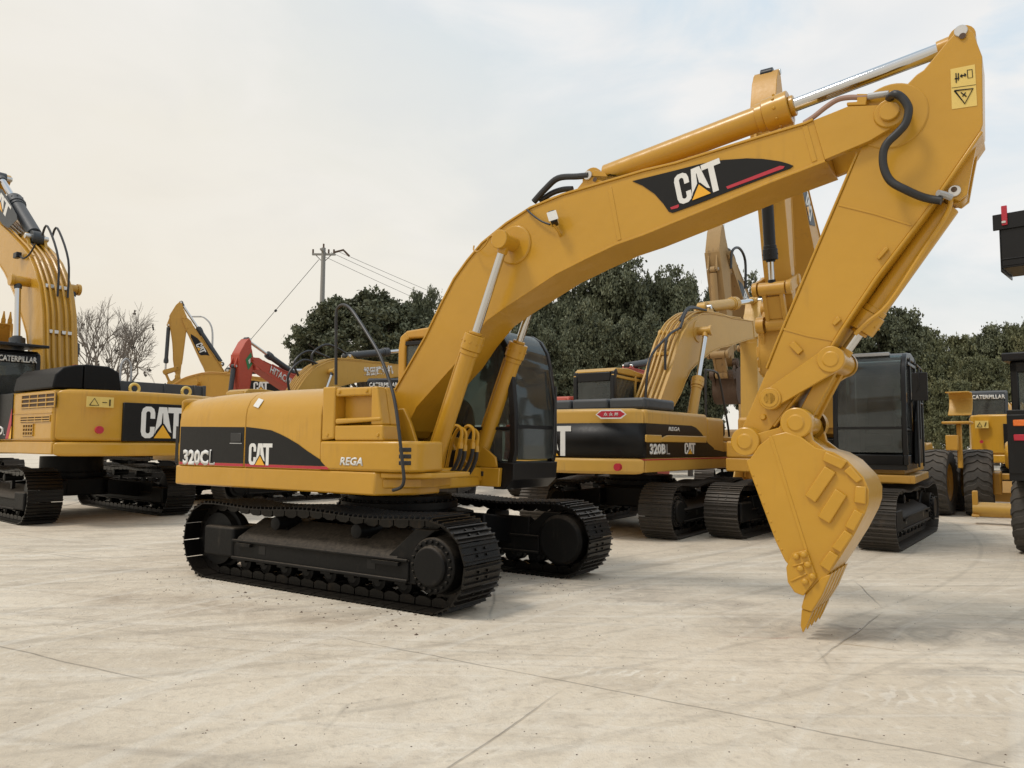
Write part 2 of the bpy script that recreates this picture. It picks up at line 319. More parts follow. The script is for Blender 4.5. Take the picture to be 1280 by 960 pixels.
# frames for writing: origin, direction of reading, up, outward normal
def fr_y(x, z, y, sgn=-1): # on a face y=const; sgn -1: seen from the -y side
    return (Vector((x, y, z)), Vector((1 if sgn < 0 else -1, 0, 0)), Vector((0, 0, 1)), Vector((0, sgn, 0)))
def fr_x(y, z, x, sgn=-1):
    return (Vector((x, y, z)), Vector((0, -1 if sgn < 0 else 1, 0)), Vector((0, 0, 1)), Vector((sgn, 0, 0)))
def tilt(fr, a):
    o, u, v, n = fr; return (o, u*cos(a)+v*sin(a), -u*sin(a)+v*cos(a), n)
def flat(name, polys, fr, t, mat, parent, sc=1.):
    o, u, v, n = fr; mb = MB()
    for poly in polys:
        k = len(poly); vs = [o+u*(p[0]*sc)+v*(p[1]*sc) for p in poly]; vs = vs+[q+n*t for q in vs]
        mb.add(vs, [tuple(range(k)), tuple(range(2*k-1, k-1, -1))]+[(i, i+k, (i+1) % k+k, (i+1) % k) for i in range(k)])
    return mb.build(name, mat, parent)
C_ = [(.44, .62), (.44, .8), (.4, .93), (.3, 1), (.14, 1), (.04, .93), (0, .8), (0, .2), (.04, .07), (.14, 0), (.3, 0), (.4, .07), (.44, .2), (.44, .36), (.29, .36), (.29, .2), (.25, .15), (.19, .15), (.15, .2), (.15, .8), (.19, .85), (.25, .85), (.29, .8), (.29, .62)]
A_ = [(.56, 1), (.82, 1), (.99, .17), (.9, .23), (.745, .47), (.72, .47), (.7, .8), (.68, .8), (.655, .47), (.48, .23), (.44, .12)]
T_ = [(.86, 1), (1.42, 1), (1.42, .82), (1.22, .82), (1.22, 0), (1.05, 0), (1.05, .82), (.86, .82)]
TRI = [(.42, 0), (.985, 0), (.7, .42)]
def logo(parent, fr, h, base=.004, wide=1.):
    def s(P): return [(x*wide, z) for x, z in P]
    a = flat('lettering', [s(C_), s(A_), s(T_)], (fr[0]+fr[3]*base,)+fr[1:], .003, WHT, parent, h)
    b = flat('triangle_emblem', [s(TRI)], (fr[0]+fr[3]*(base+.002),)+fr[1:], .004, ORG, parent, h)
def text(name, s, fr, h, w, mat, parent, bold=.02, t=.003, base=.003, shear=0.):
    cu = bpy.data.curves.new('txt', 'FONT'); cu.body = s; cu.size = 1; cu.offset = bold; cu.resolution_u = 2
    ob = bpy.data.objects.new('txt', cu); COL.objects.link(ob); bpy.context.view_layer.update()
    me = bpy.data.meshes.new_from_object(ob.evaluated_get(bpy.context.evaluated_depsgraph_get()))
    bpy.data.objects.remove(ob); bpy.data.curves.remove(cu)
    me.name = name
    xs = [v.co.x for v in me.vertices]; ys = [v.co.y for v in me.vertices]
    if not xs: return None
    x0, x1, y0, y1 = min(xs), max(xs), min(ys), max(ys)
    o, u, v_, n = fr
    for v in me.vertices:
        a = (v.co.x-x0)/(x1-x0)*w; b = (v.co.y-y0)/(y1-y0)*h
        v.co = o+u*(a+shear*b)+v_*b+n*(base+t)
    me.materials.clear(); me.materials.append(mat)
    q = bpy.data.objects.new(name, me); COL.objects.link(q); q.parent = parent
    sm = q.modifiers.new('thickness', 'SOLIDIFY'); sm.thickness = t; sm.offset = 0
    return q

# ------------------------------------------------------------------ poses
M0 = (-1.347, 9.269, -.599); D0 = .014
M1 = (-9.725, 16.877, 2.469); M6 = (2.556, 15.1, .927); M8 = (5.75, 13.87, -2.142)

# ------------------------------------------------------------------ canonical arm, traced on the near excavator
YB, YS = -.26, -.19
def P0(p, y=YB): return unp(p, M0, y)
F0 = P0((497, 533)); B0 = P0((1108, 135)); BS0 = P0((1108, 135), YB)
def tofr(P, O, A):
    c, s = cos(A), sin(A); return [((x-O[0])*c+(z-O[1])*s, -(x-O[0])*s+(z-O[1])*c) for x, z in P]
def fromfr(P, O, A, k=1.):
    c, s = cos(A), sin(A); return [(O[0]+k*(x*c-z*s), O[1]+k*(x*s+z*c)) for x, z in P]
A_BOOM = atan2(B0[1]-F0[1], B0[0]-F0[0]); L_BOOM = hypot(B0[1]-F0[1], B0[0]-F0[0])
btop = U(M0, YB, [(494, 490), (530, 425), (551, 380), (566, 350), (582, 327), (600, 305), (630, 280), (660, 260), (700, 243), (745, 229), (800, 212), (840, 202), (935, 171), (1002, 150)])
btip = U(M0, YB, [(1012, 145), (1055, 127), (1110, 124), (1119, 130), (1122, 139), (1119, 148), (1110, 153), (1082, 170), (1027, 194)])
bbot = U(M0, YB, [(960, 221), (870, 260), (800, 290), (767, 302), (730, 320), (692, 340), (655, 365), (630, 382), (607, 399), (585, 427), (567, 455), (520, 509), (506, 540)])
bfoot = U(M0, YB, [(500, 549), (490, 550), (484, 540), (486, 520)])
FR = lambda P: tofr(P, F0, A_BOOM)
B_TOP, B_TIP, B_BOT, B_FOOT = FR(btop), FR(btip), FR(bbot), FR(bfoot)
P_BC = FR([P0((640, 306))])[0]; P_SC = FR([P0((741, 224), 0)])[0]
sp = [(1177, 45), (1190, 30), (1202, 25), (1211, 33), (1216, 47), (1222, 62), (1224, 147), (1221, 156), (1165, 240), (1150, 262), (1092, 340), (1050, 405), (1022, 453), (967, 528), (958, 540), (947, 556), (936, 561), (925, 556), (921, 546), (926, 536), (959, 457), (973, 420), (1017, 312), (1047, 239), (1069, 185), (1085, 150), (1100, 125), (1120, 107), (1140, 86), (1149, 80)]
SO = B0; KP = P0((935, 548), -.25); A_STK = atan2(KP[1]-SO[1], KP[0]-SO[0]); L_STK = hypot(KP[1]-SO[1], KP[0]-SO[0])
FS = lambda P: tofr(P, SO, A_STK)
S_POLY = FS(U(M0, YS, sp)); S_SC = FS([P0((1197, 43), -.02)])[0]; S_BC = FS([P0((1189, 229), YS)])[0]; S_LK = FS([P0((964, 494), -.25)])[0]
S_LUG = FS(U(M0, -.1, [(1221, 152), (1212, 200), (1206, 236), (1196, 244), (1180, 240), (1172, 246), (1168, 236)]))
LKP = P0((1039, 444), -.25); BKT7 = P0((998, 524), -.25)
YK = -.33
TIP = P0((1008, 785), YK); A_BKT = atan2(TIP[1]-KP[1], TIP[0]-KP[0])
FB = lambda P: tofr(P, KP, A_BKT)
K_SIDE = [(939, 569), (934, 572), (939, 587), (972, 672), (984, 696), (998, 712), (1008, 738), (1024, 735), (1040, 711), (1053, 691), (1070, 663), (1084, 635), (1088, 622), (1088, 606), (1081, 590), (1061, 570), (1044, 560), (1020, 554), (1002, 541), (983, 535), (967, 539), (950, 552)]
BK_SIDE = FB(U(M0, YK, K_SIDE)); BK_P7 = FB([BKT7])[0]
BK_BLK = [FB(U(M0, YK, q)) for q in [
    [(1034, 559), (1061, 571), (1054, 581), (1030, 570)], [(1065, 576), (1080, 593), (1073, 598), (1057, 583)], [(1072, 601), (1085, 602), (1085, 624), (1070, 622)],
    [(1071, 630), (1082, 636), (1071, 658), (1059, 652)], [(1059, 656), (1069, 663), (1055, 685), (1043, 678)], [(1041, 682), (1052, 689), (1041, 709), (1028, 700)],
    [(1033, 577), (1047, 585), (1022, 623), (1009, 614)], [(1047, 605), (1061, 614), (1040, 649), (1025, 640)]]]
BK_CUT = FB(U(M0, YK, [(994, 686), (1012, 682), (1025, 716), (1009, 739), (998, 735), (989, 722), (987, 704)]))
BK_BOLT = FB(U(M0, YK, [(999.5, 690), (1009, 687.5), (1014, 700), (1005, 705), (1020, 714.5), (1011, 721)]))
BK_RIB = FB(U(M0, YK, [(995, 702), (1009, 698), (993, 721), (1013, 711)]))
BK_ADP = FB(U(M0, YK, [(1010, 738), (1006, 753), (1006, 756), (1019, 760), (1031, 740), (1043, 711), (1030, 716)])); BK_TTH = FB(U(M0, YK, [(1006, 756.5), (1004, 778), (1007, 787), (1012, 777), (1019, 760.5)]))
BK_EAR = FB(U(M0, -.25, [(924, 540), (935, 536), (948, 538), (975, 530), (988, 515), (1001, 512), (1011, 520), (1018, 545), (1045, 565), (1020, 575), (985, 545), (960, 560), (946, 557), (936, 561), (925, 556), (921, 548)]))
D57 = hypot(BKT7[0]-LKP[0], BKT7[1]-LKP[1]); D45 = FS([LKP])[0]; D45 = hypot(D45[0]-S_LK[0], D45[1]-S_LK[1])

def rod_cyl(root, nm, p0, p1, y, rt, rr, frac, mb_, mr, collar=True, ext=None):
    """hydraulic cylinder: tube from p0 (base pin) towards p1 (rod pin); frac = share of the tube"""
    a = Vector((p0[0], y, p0[1])); b = Vector((p1[0], y, p1[1])); d = (b-a); Ln = d.length; d.normalize()
    c = a+d*(Ln*frac)
    t = MB(); t.cyl(a+d*rt*1.1, c, rt, 24); t.cyl(a+Vector((0, -rt*.75, 0)), a+Vector((0, rt*.75, 0)), rt*.95, 20)
    if collar:
        t.cyl(c-d*rt*1.9, c, rt*1.27, 24); t.cyl(c-d*rt*2.5, c-d*rt*1.9, rt*1.12, 24); t.cyl(c, c+d*rt*.35, rt*.8, 20)
        u = d.orthogonal().normalized(); w = d.cross(u)
        for k in range(10):
            q = c-d*rt*.95+(u*cos(k*pi/5)+w*sin(k*pi/5))*rt*1.2
            t.cyl(q, q+(q-(c-d*rt*.95)).normalized()*rt*.18, rt*.13, 6)
    o = t.build(nm, mb_, root, .006, 1)
    r = MB(); r.cyl(c, b-d*rr*1.2, rr, 24); r.build('rod', mr, o)
    e = MB(); e.cyl(b+Vector((0, -rr*1.5, 0)), b+Vector((0, rr*1.5, 0)), rr*1.6, 20); e.cyl(b-d*rr*3.0, b-d*rr*1.0, rr*1.25, 20, rr*1.35); e.build('rod_eye', mb_ if ext is None else ext, o, .004, 1)
    return o

def arm(root, mat, F, ab, as_, ak, k=1., detail=1, cylmat=None, bktmat=None, rodmat=None, cyl_base=(.95, 1.2), tube_mat=None, stick=True, bucket=True, pin=STEEL):
    """boom, stick, bucket, cylinders; angles in radians; returns placement helpers"""
    cylmat = cylmat or mat; bktmat = bktmat or mat; rodmat = rodmat or CHR; tube_mat = tube_mat or mat
    bf = lambda P: fromfr(P, F, ab, k)
    yb = .26*k; ysd = .19*k
    top, tip, bot, foot = bf(B_TOP), bf(B_TIP), bf(B_BOT), bf(B_FOOT)
    b = MB(); b.prism(foot+top+[tip[0], tip[-1]]+bot, -yb+.012, yb-.012)
    for s in (-1, 1): b.prism(tip, s*yb, s*(yb-.06*k))
    b.band(top+[tip[0]], .022*k, -yb-.004, yb+.004, side=-1); b.band([tip[-1]]+bot, .022*k, -yb-.004, yb+.004, side=-1)
    if detail:
        for s in (-1, 1):
            # bosses and weld seams
            c = bf([P_BC])[0]; b.lathe([(0, s*(yb+.012)), (.2*k, s*(yb+.012)), (.215*k, s*(yb-.002)), (.215*k, s*(yb-.03))], (c[0], 0, c[1]), 40)
            c = bf([(L_BOOM, 0)])[0]; b.lathe([(0, s*(yb+.02)), (.115*k, s*(yb+.02)), (.125*k, s*(yb+.0)), (.125*k, s*(yb-.06))], (c[0], 0, c[1]), 32)
            for pa, pb in (((758, 232), (771, 298)), ((1001, 152), (1014, 196))) if root.get('near') else ():
                q = U(M0, YB, [pa, pb]); d = Vector((q[1][0]-q[0][0], 0, q[1][1]-q[0][1])).normalized(); w = .022
                nx = (d.z*w, -d.x*w)
                b.prism([(q[0][0]+nx[0], q[0][1]+nx[1]), (q[1][0]+nx[0], q[1][1]+nx[1]), (q[1][0]-nx[0], q[1][1]-nx[1]), (q[0][0]-nx[0], q[0][1]-nx[1])], s*(yb-.013), s*(yb-.006))
    ob = b.build('boom', mat, root, .006, 2)
    # stick cylinder lugs and pins
    Bp = bf([(L_BOOM, 0)])[0]; bc = bf([P_BC])[0]; sc = bf([P_SC])[0]
    lug = bf(FR(U(M0, -.16, [(690, 249), (716, 237), (731, 218), (740, 211), (752, 214), (760, 228), (790, 219)])))
    l = MB(); [l.prism(lug, y0*k, (y0+.05)*k) for y0 in (-.16, .11)]; l.build('cylinder_lug', mat, ob, .004, 1)
    p = MB(); p.cyl((bc[0], -.53*k, bc[1]), (bc[0], .53*k, bc[1]), .082*k, 24)
    for s in (-1, 1): p.cyl((bc[0], s*.49*k, bc[1]), (bc[0], s*.545*k, bc[1]), .1*k, 24)
    p.build('boom_cylinder_pin', mat, root, .006, 1)
    p = MB(); p.cyl((sc[0], -.185*k, sc[1]), (sc[0], .185*k, sc[1]), .048*k, 24); p.build('pin', pin, ob, .004, 1)
    p = MB(); p.cyl((Bp[0], -.315*k, Bp[1]), (Bp[0], .315*k, Bp[1]), .075*k, 20); p.build('stick_pivot_pin', mat, root, .006, 1)
    for s in (-1, 1): rod_cyl(root, 'boom_cylinder', cyl_base, bc, s*.42*k, .092*k, .045*k, .62, cylmat, rodmat)
    if not stick: return ob, bf, None, None, Bp
    sf = lambda P: fromfr(P, Bp, as_, k)
    spoly = sf(S_POLY)
    s_ = MB(); s_.prism(spoly, -ysd, ysd)
    s_.band(spoly[7:14], .024*k, -ysd-.018, ysd+.018, side=-1); s_.band(spoly[20:25], .02*k, -ysd-.012, ysd+.012, side=-1)
    if detail:
        for s in (-1, 1):
            c = sf([(0, 0)])[0]; s_.lathe([(0, s*(ysd+.012)), (.26*k, s*(ysd+.012)), (.275*k, s*ysd), (.275*k, s*(ysd-.02))], (c[0], 0, c[1]), 40)
    so = s_.build('stick', mat, root, .008, 2)
    l = MB(); [l.prism(sf(S_LUG), y0*k, (y0+.04)*k) for y0 in (-.13, .09)]; l.build('cylinder_lug', mat, so, .004, 1)
    p3 = sf([S_SC])[0]; p4 = sf([S_BC])[0]; p5 = sf([S_LK])[0]; K = sf([(L_STK, 0)])[0]
    rod_cyl(root, 'stick_cylinder', sc, p3, 0, .118*k, .06*k, .595, cylmat, rodmat)
    for q, w, r_ in ((p3, ysd+.012, .047), (p4, .155*k, .045), (p5, .3*k, .075)):
        p = MB(); p.cyl((q[0], -w, q[1]), (q[0], w, q[1]), r_*k, 24); po = p.build('pin', pin if q is not p5 else mat, so, .004, 1)
    if not bucket: return ob, bf, so, sf, Bp
    kf = lambda P: fromfr(P, K, ak, k)
    p7 = kf([BK_P7])[0]
    # circle intersection for the link pin
    r1, r2 = D45*k, D57*k; dx, dz = p7[0]-p5[0], p7[1]-p5[1]; d = min(hypot(dx, dz), r1+r2-1e-4); a = (r1*r1-r2*r2+d*d)/(2*d); h = sqrt(max(0, r1*r1-a*a))
    mx_, mz_ = p5[0]+a*dx/d, p5[1]+a*dz/d
    c1, c2 = (mx_-h*dz/d, mz_+h*dx/d), (mx_+h*dz/d, mz_-h*dx/d)
    # the one farther from the stick
    perp = lambda q: abs(-(q[0]-Bp[0])*sin(as_)+(q[1]-Bp[1])*cos(as_))
    p6 = c1 if perp(c1) > perp(c2) else c2
    rod_cyl(root, 'bucket_cylinder', p4, p6, 0, .088*k, .045*k, .8, cylmat, rodmat)
    def bar(mb, a, b, ra, rb, y0, y1, n=10):
        an = atan2(b[1]-a[1], b[0]-a[0]); P = []
        for i in range(n+1): t = an+pi/2+pi*i/n; P.append((a[0]+ra*cos(t), a[1]+ra*sin(t)))
        for i in range(n+1): t = an-pi/2+pi*i/n; P.append((b[0]+rb*cos(t), b[1]+rb*sin(t)))
        mid1 = ((a[0]*.5+b[0]*.5)+.07*k*cos(an-pi/2)*.9, (a[1]*.5+b[1]*.5)+.07*k*sin(an-pi/2)*.9)
        mb.prism(P, y0, y1)
    for s in (-1, 1):
        lk = MB(); bar(lk, p5, p6, .085*k, .105*k, s*.225*k, s*.275*k)
        for q, r_ in ((p5, .095), (p6, .11)): lk.lathe([(0, s*.3*k), (r_*.55*k, s*.3*k), (r_*.58*k, s*.292*k), (r_*.97*k, s*.292*k), (r_*k, s*.284*k), (r_*k, s*.22*k)], (q[0], 0, q[1]), 28)
        lk.build('side_link', mat, root, .006, 1)
    hl = MB(); an = atan2(p7[1]-p6[1], p7[0]-p6[0]); M = Matrix.Translation((p6[0], 0, p6[1])) @ Matrix.Rotation(-an, 4, 'Y')
    D = hypot(p7[0]-p6[0], p7[1]-p6[1])
    for s in (-1, 1): hl.box(0, D, s*.13*k-.03*k, s*.13*k+.03*k, -.06*k, .06*k, M)
    hl.box(.12*k, D-.1*k, -.13*k, .13*k, -.035*k, .035*k, M); hl.cyl((p6[0], -.2*k, p6[1]), (p6[0], .2*k, p6[1]), .1*k, 24); hl.cyl((p7[0], -.17*k, p7[1]), (p7[0], .17*k, p7[1]), .1*k, 24)
    hl.build('bucket_link', mat, root, .008, 1)
    # bucket
    w = -YK*k; side = kf(BK_SIDE)
    bk = MB(); sh = [side[i] for i in (20, 19, 18, 17, 16, 15, 14, 13, 12, 11, 10, 9, 8, 7)]
    sh.append(kf([BK_ADP[0]])[0])
    bk.band(sh, .035*k, -w+.01, w-.01, side=1)
    for s in (-1, 1): bk.prism(side, s*w, s*(w-.035*k))
    bo = bk.build('bucket', bktmat, root, .008, 2)
    er = MB()
    for s in (-1, 1):
        er.prism(kf(BK_EAR), s*.225*k, s*.285*k)
        for q, r_ in (((0, 0), .125), (BK_P7, .13)):
            c = kf([q])[0]; er.lathe([(0, s*.335*k), (r_*.5*k, s*.335*k), (r_*.52*k, s*.322*k), (r_*.96*k, s*.322*k), (r_*k, s*.31*k), (r_*k, s*.2*k)], (c[0], 0, c[1]), 30)
    er.build('hinge_ear', bktmat, bo, .006, 1)
    for s in (-1, 1):
        if detail:
            pb = MB()
            for q in BK_BLK: pb.prism(kf(q), s*(w-.002), s*(w+.032*k))
            pb.build('wear_plates', bktmat, bo, .008, 2)
        cu = MB(); cu.prism(kf(BK_CUT), s*(w-.002), s*(w+.03*k))
        if detail:
            for q in kf(BK_BOLT): cu.lathe([(0, s*(w+.062)), (.014, s*(w+.062)), (.026, s*(w+.05)), (.03, s*(w+.02))], (q[0], 0, q[1]), 12)
            rb = kf(BK_RIB)
            for i in (0, 2): cu.tube([(rb[i][0], s*(w+.03), rb[i][1]), (rb[i+1][0], s*(w+.03), rb[i+1][1])], .011, 6)
        cu.build('side_cutter', bktmat, bo, .008, 2)
    for j in range(5):
        y = -w+.04*k+j*(2*w-.08*k)/4
        tt = MB(); tt.prism(kf(BK_ADP), y-.05*k, y+.05*k); t_ = tt.build('tooth_adapter', bktmat, bo, .01, 2)
        tt = MB(); q = kf(BK_TTH); n = len(q)
        tt.add([(a_[0], y-.04*k*(1 if i in (0, 4) else .45), a_[1]) for i, a_ in enumerate(q)]+[(a_[0], y+.04*k*(1 if i in (0, 4) else .45), a_[1]) for i, a_ in enumerate(q)],
               [tuple(range(n)), tuple(range(2*n-1, n-1, -1))]+[(i, i+n, (i+1) % n+n, (i+1) % n) for i in range(n)])
        tt.build('tooth', bktmat, bo, .004, 1)
    if root.get('near'):
        # raised seam of the two-piece side plate
        q = FB(U(M0, YK, [(962, 541), (966, 540), (1024, 716), (1020, 718)])); sm = MB(); sm.prism(kf(q), -w-.006, -w+.002); sm.build('side_seam', bktmat, bo, .003, 1)
        q = FB(U(M0, YK, [(943+i*4.6, 590+i*11.5) for i in range(9)])); sm = MB()
        for c in kf(q)[:9]: sm.lathe([(0, -w-.006), (.007, -w-.005), (.012, -w+.001)], (c[0], 0, c[1]), 8)
        sm.build('weld_spots', bktmat, bo)
    return ob, bf, so, sf, Bp

# ------------------------------------------------------------------ undercarriage
def undercarriage(root, dyaw, g=2.38, w=.6, xf=1.68, xr=1.68, Rr=.44, n=46, mt=TRK, mf=BLK, sprocket=1, detail=1, sag=.05, clear=1.03):
    Mz = Matrix.Rotation(dyaw, 4, 'Z')
    # path of the shoe belt
    path = []
    r = Rr-.03
    cz = Rr
    for i in range(41): t = i/40; path.append((-xr+(xf-xr*-1)*t, .035))
    for i in range(1, 24): a = -pi/2+pi*i/24; path.append((xf+r*cos(a), cz+r*sin(a)))
    for i in range(41):
        t = i/40; x = xf-(xf+xr)*t; path.append((x, cz+r-sag*(.5-.5*cos(2*pi*2*t))-.0))
    for i in range(1, 24): a = pi/2+pi*i/24; path.append((-xr+r*cos(a), cz+r*sin(a)))
    L = [0]
    for i in range(len(path)): a, b = path[i], path[(i+1) % len(path)]; L.append(L[-1]+hypot(b[0]-a[0], b[1]-a[1]))
    def at(s):
        s %= L[-1]; lo = 0
        while L[lo+1] < s: lo += 1
        a, b = path[lo], path[(lo+1) % len(path)]; t = (s-L[lo])/max(1e-6, L[lo+1]-L[lo])
        return (a[0]+(b[0]-a[0])*t, a[1]+(b[1]-a[1])*t)
    pit = L[-1]/n
    shoe = [(-.5, -.008), (-.5, -.02), (-.38, -.02), (-.36, -.045), (-.3, -.045), (-.28, -.02), (-.06, -.02), (-.04, -.045), (.02, -.045), (.04, -.02), (.28, -.02), (.3, -.045), (.36, -.045), (.38, -.02), (.47, -.02), (.47, -.006)]
    for s in (-1, 1):
        y0, y1 = s*g/2-w/2, s*g/2+w/2
        tk = MB(); ch = MB()
        for i in range(n):
            p = at(i*pit); q = at((i+1)*pit); an = atan2(q[1]-p[1], q[0]-p[0]); c, d = cos(an), sin(an); ml = ((p[0]+q[0])/2, (p[1]+q[1])/2)
            poly = [(ml[0]+(a*pit)*c-b*d, ml[1]+(a*pit)*d+b*c) for a, b in shoe]
            tk.prism(poly, y0+.01, y1-.01)
            for cy in (-.07, .07):
                lk = [(ml[0]+(a*pit)*c-b*d, ml[1]+(a*pit)*d+b*c) for a, b in ((-.42, 0), (.5, 0), (.52, .06), (.2, .085), (-.2, .085), (-.42, .06))]
                ch.prism(lk, s*g/2+cy-.022, s*g/2+cy+.022)
            if detail:
                for cy in (-.07, .07):
                    for da in (-.16, .14):
                        X = ml[0]+da*pit*c+.02*d; Z = ml[1]+da*pit*d-.02*c
                        tk.tube([(X, s*g/2+cy, Z), (X+.016*d, s*g/2+cy, Z-.016*c)], .013, 6)
        to = tk.build('track', mt, root, M=Mz); ch.build('track_chain', mt, to, M=Mz)
        so = s  # outer side
        yo = s*g/2
        f = MB()
        e0, e1 = (-xr+.42, xf-.3) if sprocket > 0 else (-xr+.3, xf-.42)
        f.box(e0, e1, yo-.22, yo+.22, .26, .46)
        f.prism([(yo-s*.22, .461), (yo+s*.22, .461), (yo+s*.19, .5), (yo-s*.16, .69), (yo-s*.2, .69)], e0+.05, e1-.15, axis='x')
        for yy in (-1, 1): f.box(e0, e1, yo+yy*.232-.014, yo+yy*.232+.014, .25, .285); f.box(e0, e1, yo+yy*.232-.014, yo+yy*.232+.014, .445, .475)
        fo = f.build('track_frame', TRK3 if mf is BLK else mf, root, .01, 2, M=Mz)
        if detail:
            for x in (-.75, .9):
                f = MB(); f.box(x-.055, x+.055, yo+s*.215, yo+s*.2225, .34, .43); f.build('frame_hole_shade', DEC, fo, M=Mz)  # dark block on the solid face, painted for the shade inside a hole
            for xa, xb in ((e0+.1, e0+.34), (e1-.45, e1-.1)):
                f = MB(); f.box(xa, xb, yo+s*.22, yo+s*.26, .405, .44); f.build('frame_lug', TRK3, fo, M=Mz)
        xs, xi = (xf, -xr) if sprocket > 0 else (-xr, xf)
        sg = 1 if sprocket > 0 else -1
        # idler guard, idler
        gd = MB(); gd.box(min(xi+sg*-.1, xi+sg*.44), max(xi+sg*-.1, xi+sg*.44), yo-.24, yo+.24, .26, .6)
        gd.build('idler_guard', TRK3, fo, .03, 3, M=Mz)
        idl = MB(); idl.lathe([(.08, -.14), (.3, -.12), (Rr-.14, -.1), (Rr-.13, -.04), (Rr-.09, -.03), (Rr-.09, .03), (Rr-.13, .04), (Rr-.14, .1), (.3, .12), (.08, .14)], (xi, yo, cz), 36); idl.build('idler', mf, fo, M=Mz)
        # sprocket and final drive
        sk = MB(); tn = 21; P = []
        for i in range(tn):
            for da, rr in ((-.3, Rr-.12), (-.13, Rr-.045), (.13, Rr-.045), (.3, Rr-.12)): a = 2*pi*(i+da)/tn; P.append((xs+rr*cos(a), cz+rr*sin(a)))
        sk.prism(P, yo-.04, yo+.04)
        sk.build('sprocket', mt, fo, .004, 1, M=Mz)
        fd = MB(); o_ = s
        fd.lathe([(0, o_*.29), (.17, o_*.29), (.185, o_*.275), (.19, o_*.24), (.25, o_*.235), (.262, o_*.22), (.262, o_*.05), (.29, o_*.04)], (xs, yo, cz), 40)
        fd.lathe([(0, -o_*.26), (.26, -o_*.26), (.3, -o_*.22), (.3, -o_*.05)], (xs, yo, cz), 32)
        if detail:
            for k_ in range(20):
                a = 2*pi*k_/20; q = (xs+.225*cos(a), cz+.225*sin(a)); fd.tube([(q[0], yo+o_*.235, q[1]), (q[0], yo+o_*.262, q[1])], .018, 6)
        fd.build('final_drive', TRK3 if detail else mf, fo, .005, 1, M=Mz)
        gd = MB(); gx = e1 if sprocket > 0 else e0
        gd.prism([(gx-sg*.3, .24), (gx-sg*.3, .47), (gx+sg*.06, .76), (gx+sg*.3, .76), (gx+sg*.08, .6), (gx+sg*.04, .42), (gx+sg*.08, .24)], yo-.2, yo+.1); gd.build('motor_guard', TRK3, fo, .01, 2, M=Mz)
        for k_ in range(8 if detail else 5):
            x = e0+.12+(e1-e0-.24)*k_/(7 if detail else 4)
            ro = MB(); ro.lathe([(0, -.15), (.05, -.15), (.06, -.14), (.09, -.13), (.09, -.03), (.075, -.02), (.075, .02), (.09, .03), (.09, .13), (.06, .14), (.05, .15), (0, .15)], (x, yo, .21), 20); ro.box(x-.07, x+.07, yo-.2, yo+.2, .22, .265)
            ro.build('track_roller', mf, fo, M=Mz)
        for x in (-.62, .62):
            ro = MB(); ro.lathe([(0, -.17), (.05, -.17), (.075, -.16), (.075, .16), (.05, .17), (0, .17)], (x, yo, cz+Rr-.2), 20)
            ro.box(x-.05, x+.05, yo-s*.0-.03, yo+.03, .6, cz+Rr-.22); ro.build('carrier_roller', mf, fo, .004, 1, M=Mz)
    cb = MB()
    cb.prism([(-.75, -.5), (-.35, -.75), (.35, -.75), (.75, -.5), (.75, .5), (.35, .75), (-.35, .75), (-.75, .5)], .42, .78, axis='z')
    for sx in (-1, 1):
        for sy in (-1, 1):
            cb.prism([(sy*.4, .45), (sy*.4, .76), (sy*(g/2-.15), .66), (sy*(g/2-.15), .34)], sx*.75-.22, sx*.75+.22, axis='x')
    cb.build('car_body', BLK, root, .02, 2, M=Mz)
    sr = MB(); sr.tube([(0, 0, .77), (0, 0, clear-.06)], .62, 48); sr.tube([(0, 0, .82), (0, 0, .9)], .7, 48)
    for k_ in range(36): a = 2*pi*k_/36; sr.tube([(.66*cos(a), .66*sin(a), .9), (.66*cos(a), .66*sin(a), .93)], .018, 6)
    sr.build('slewing_ring', BLK, root, .004, 1)

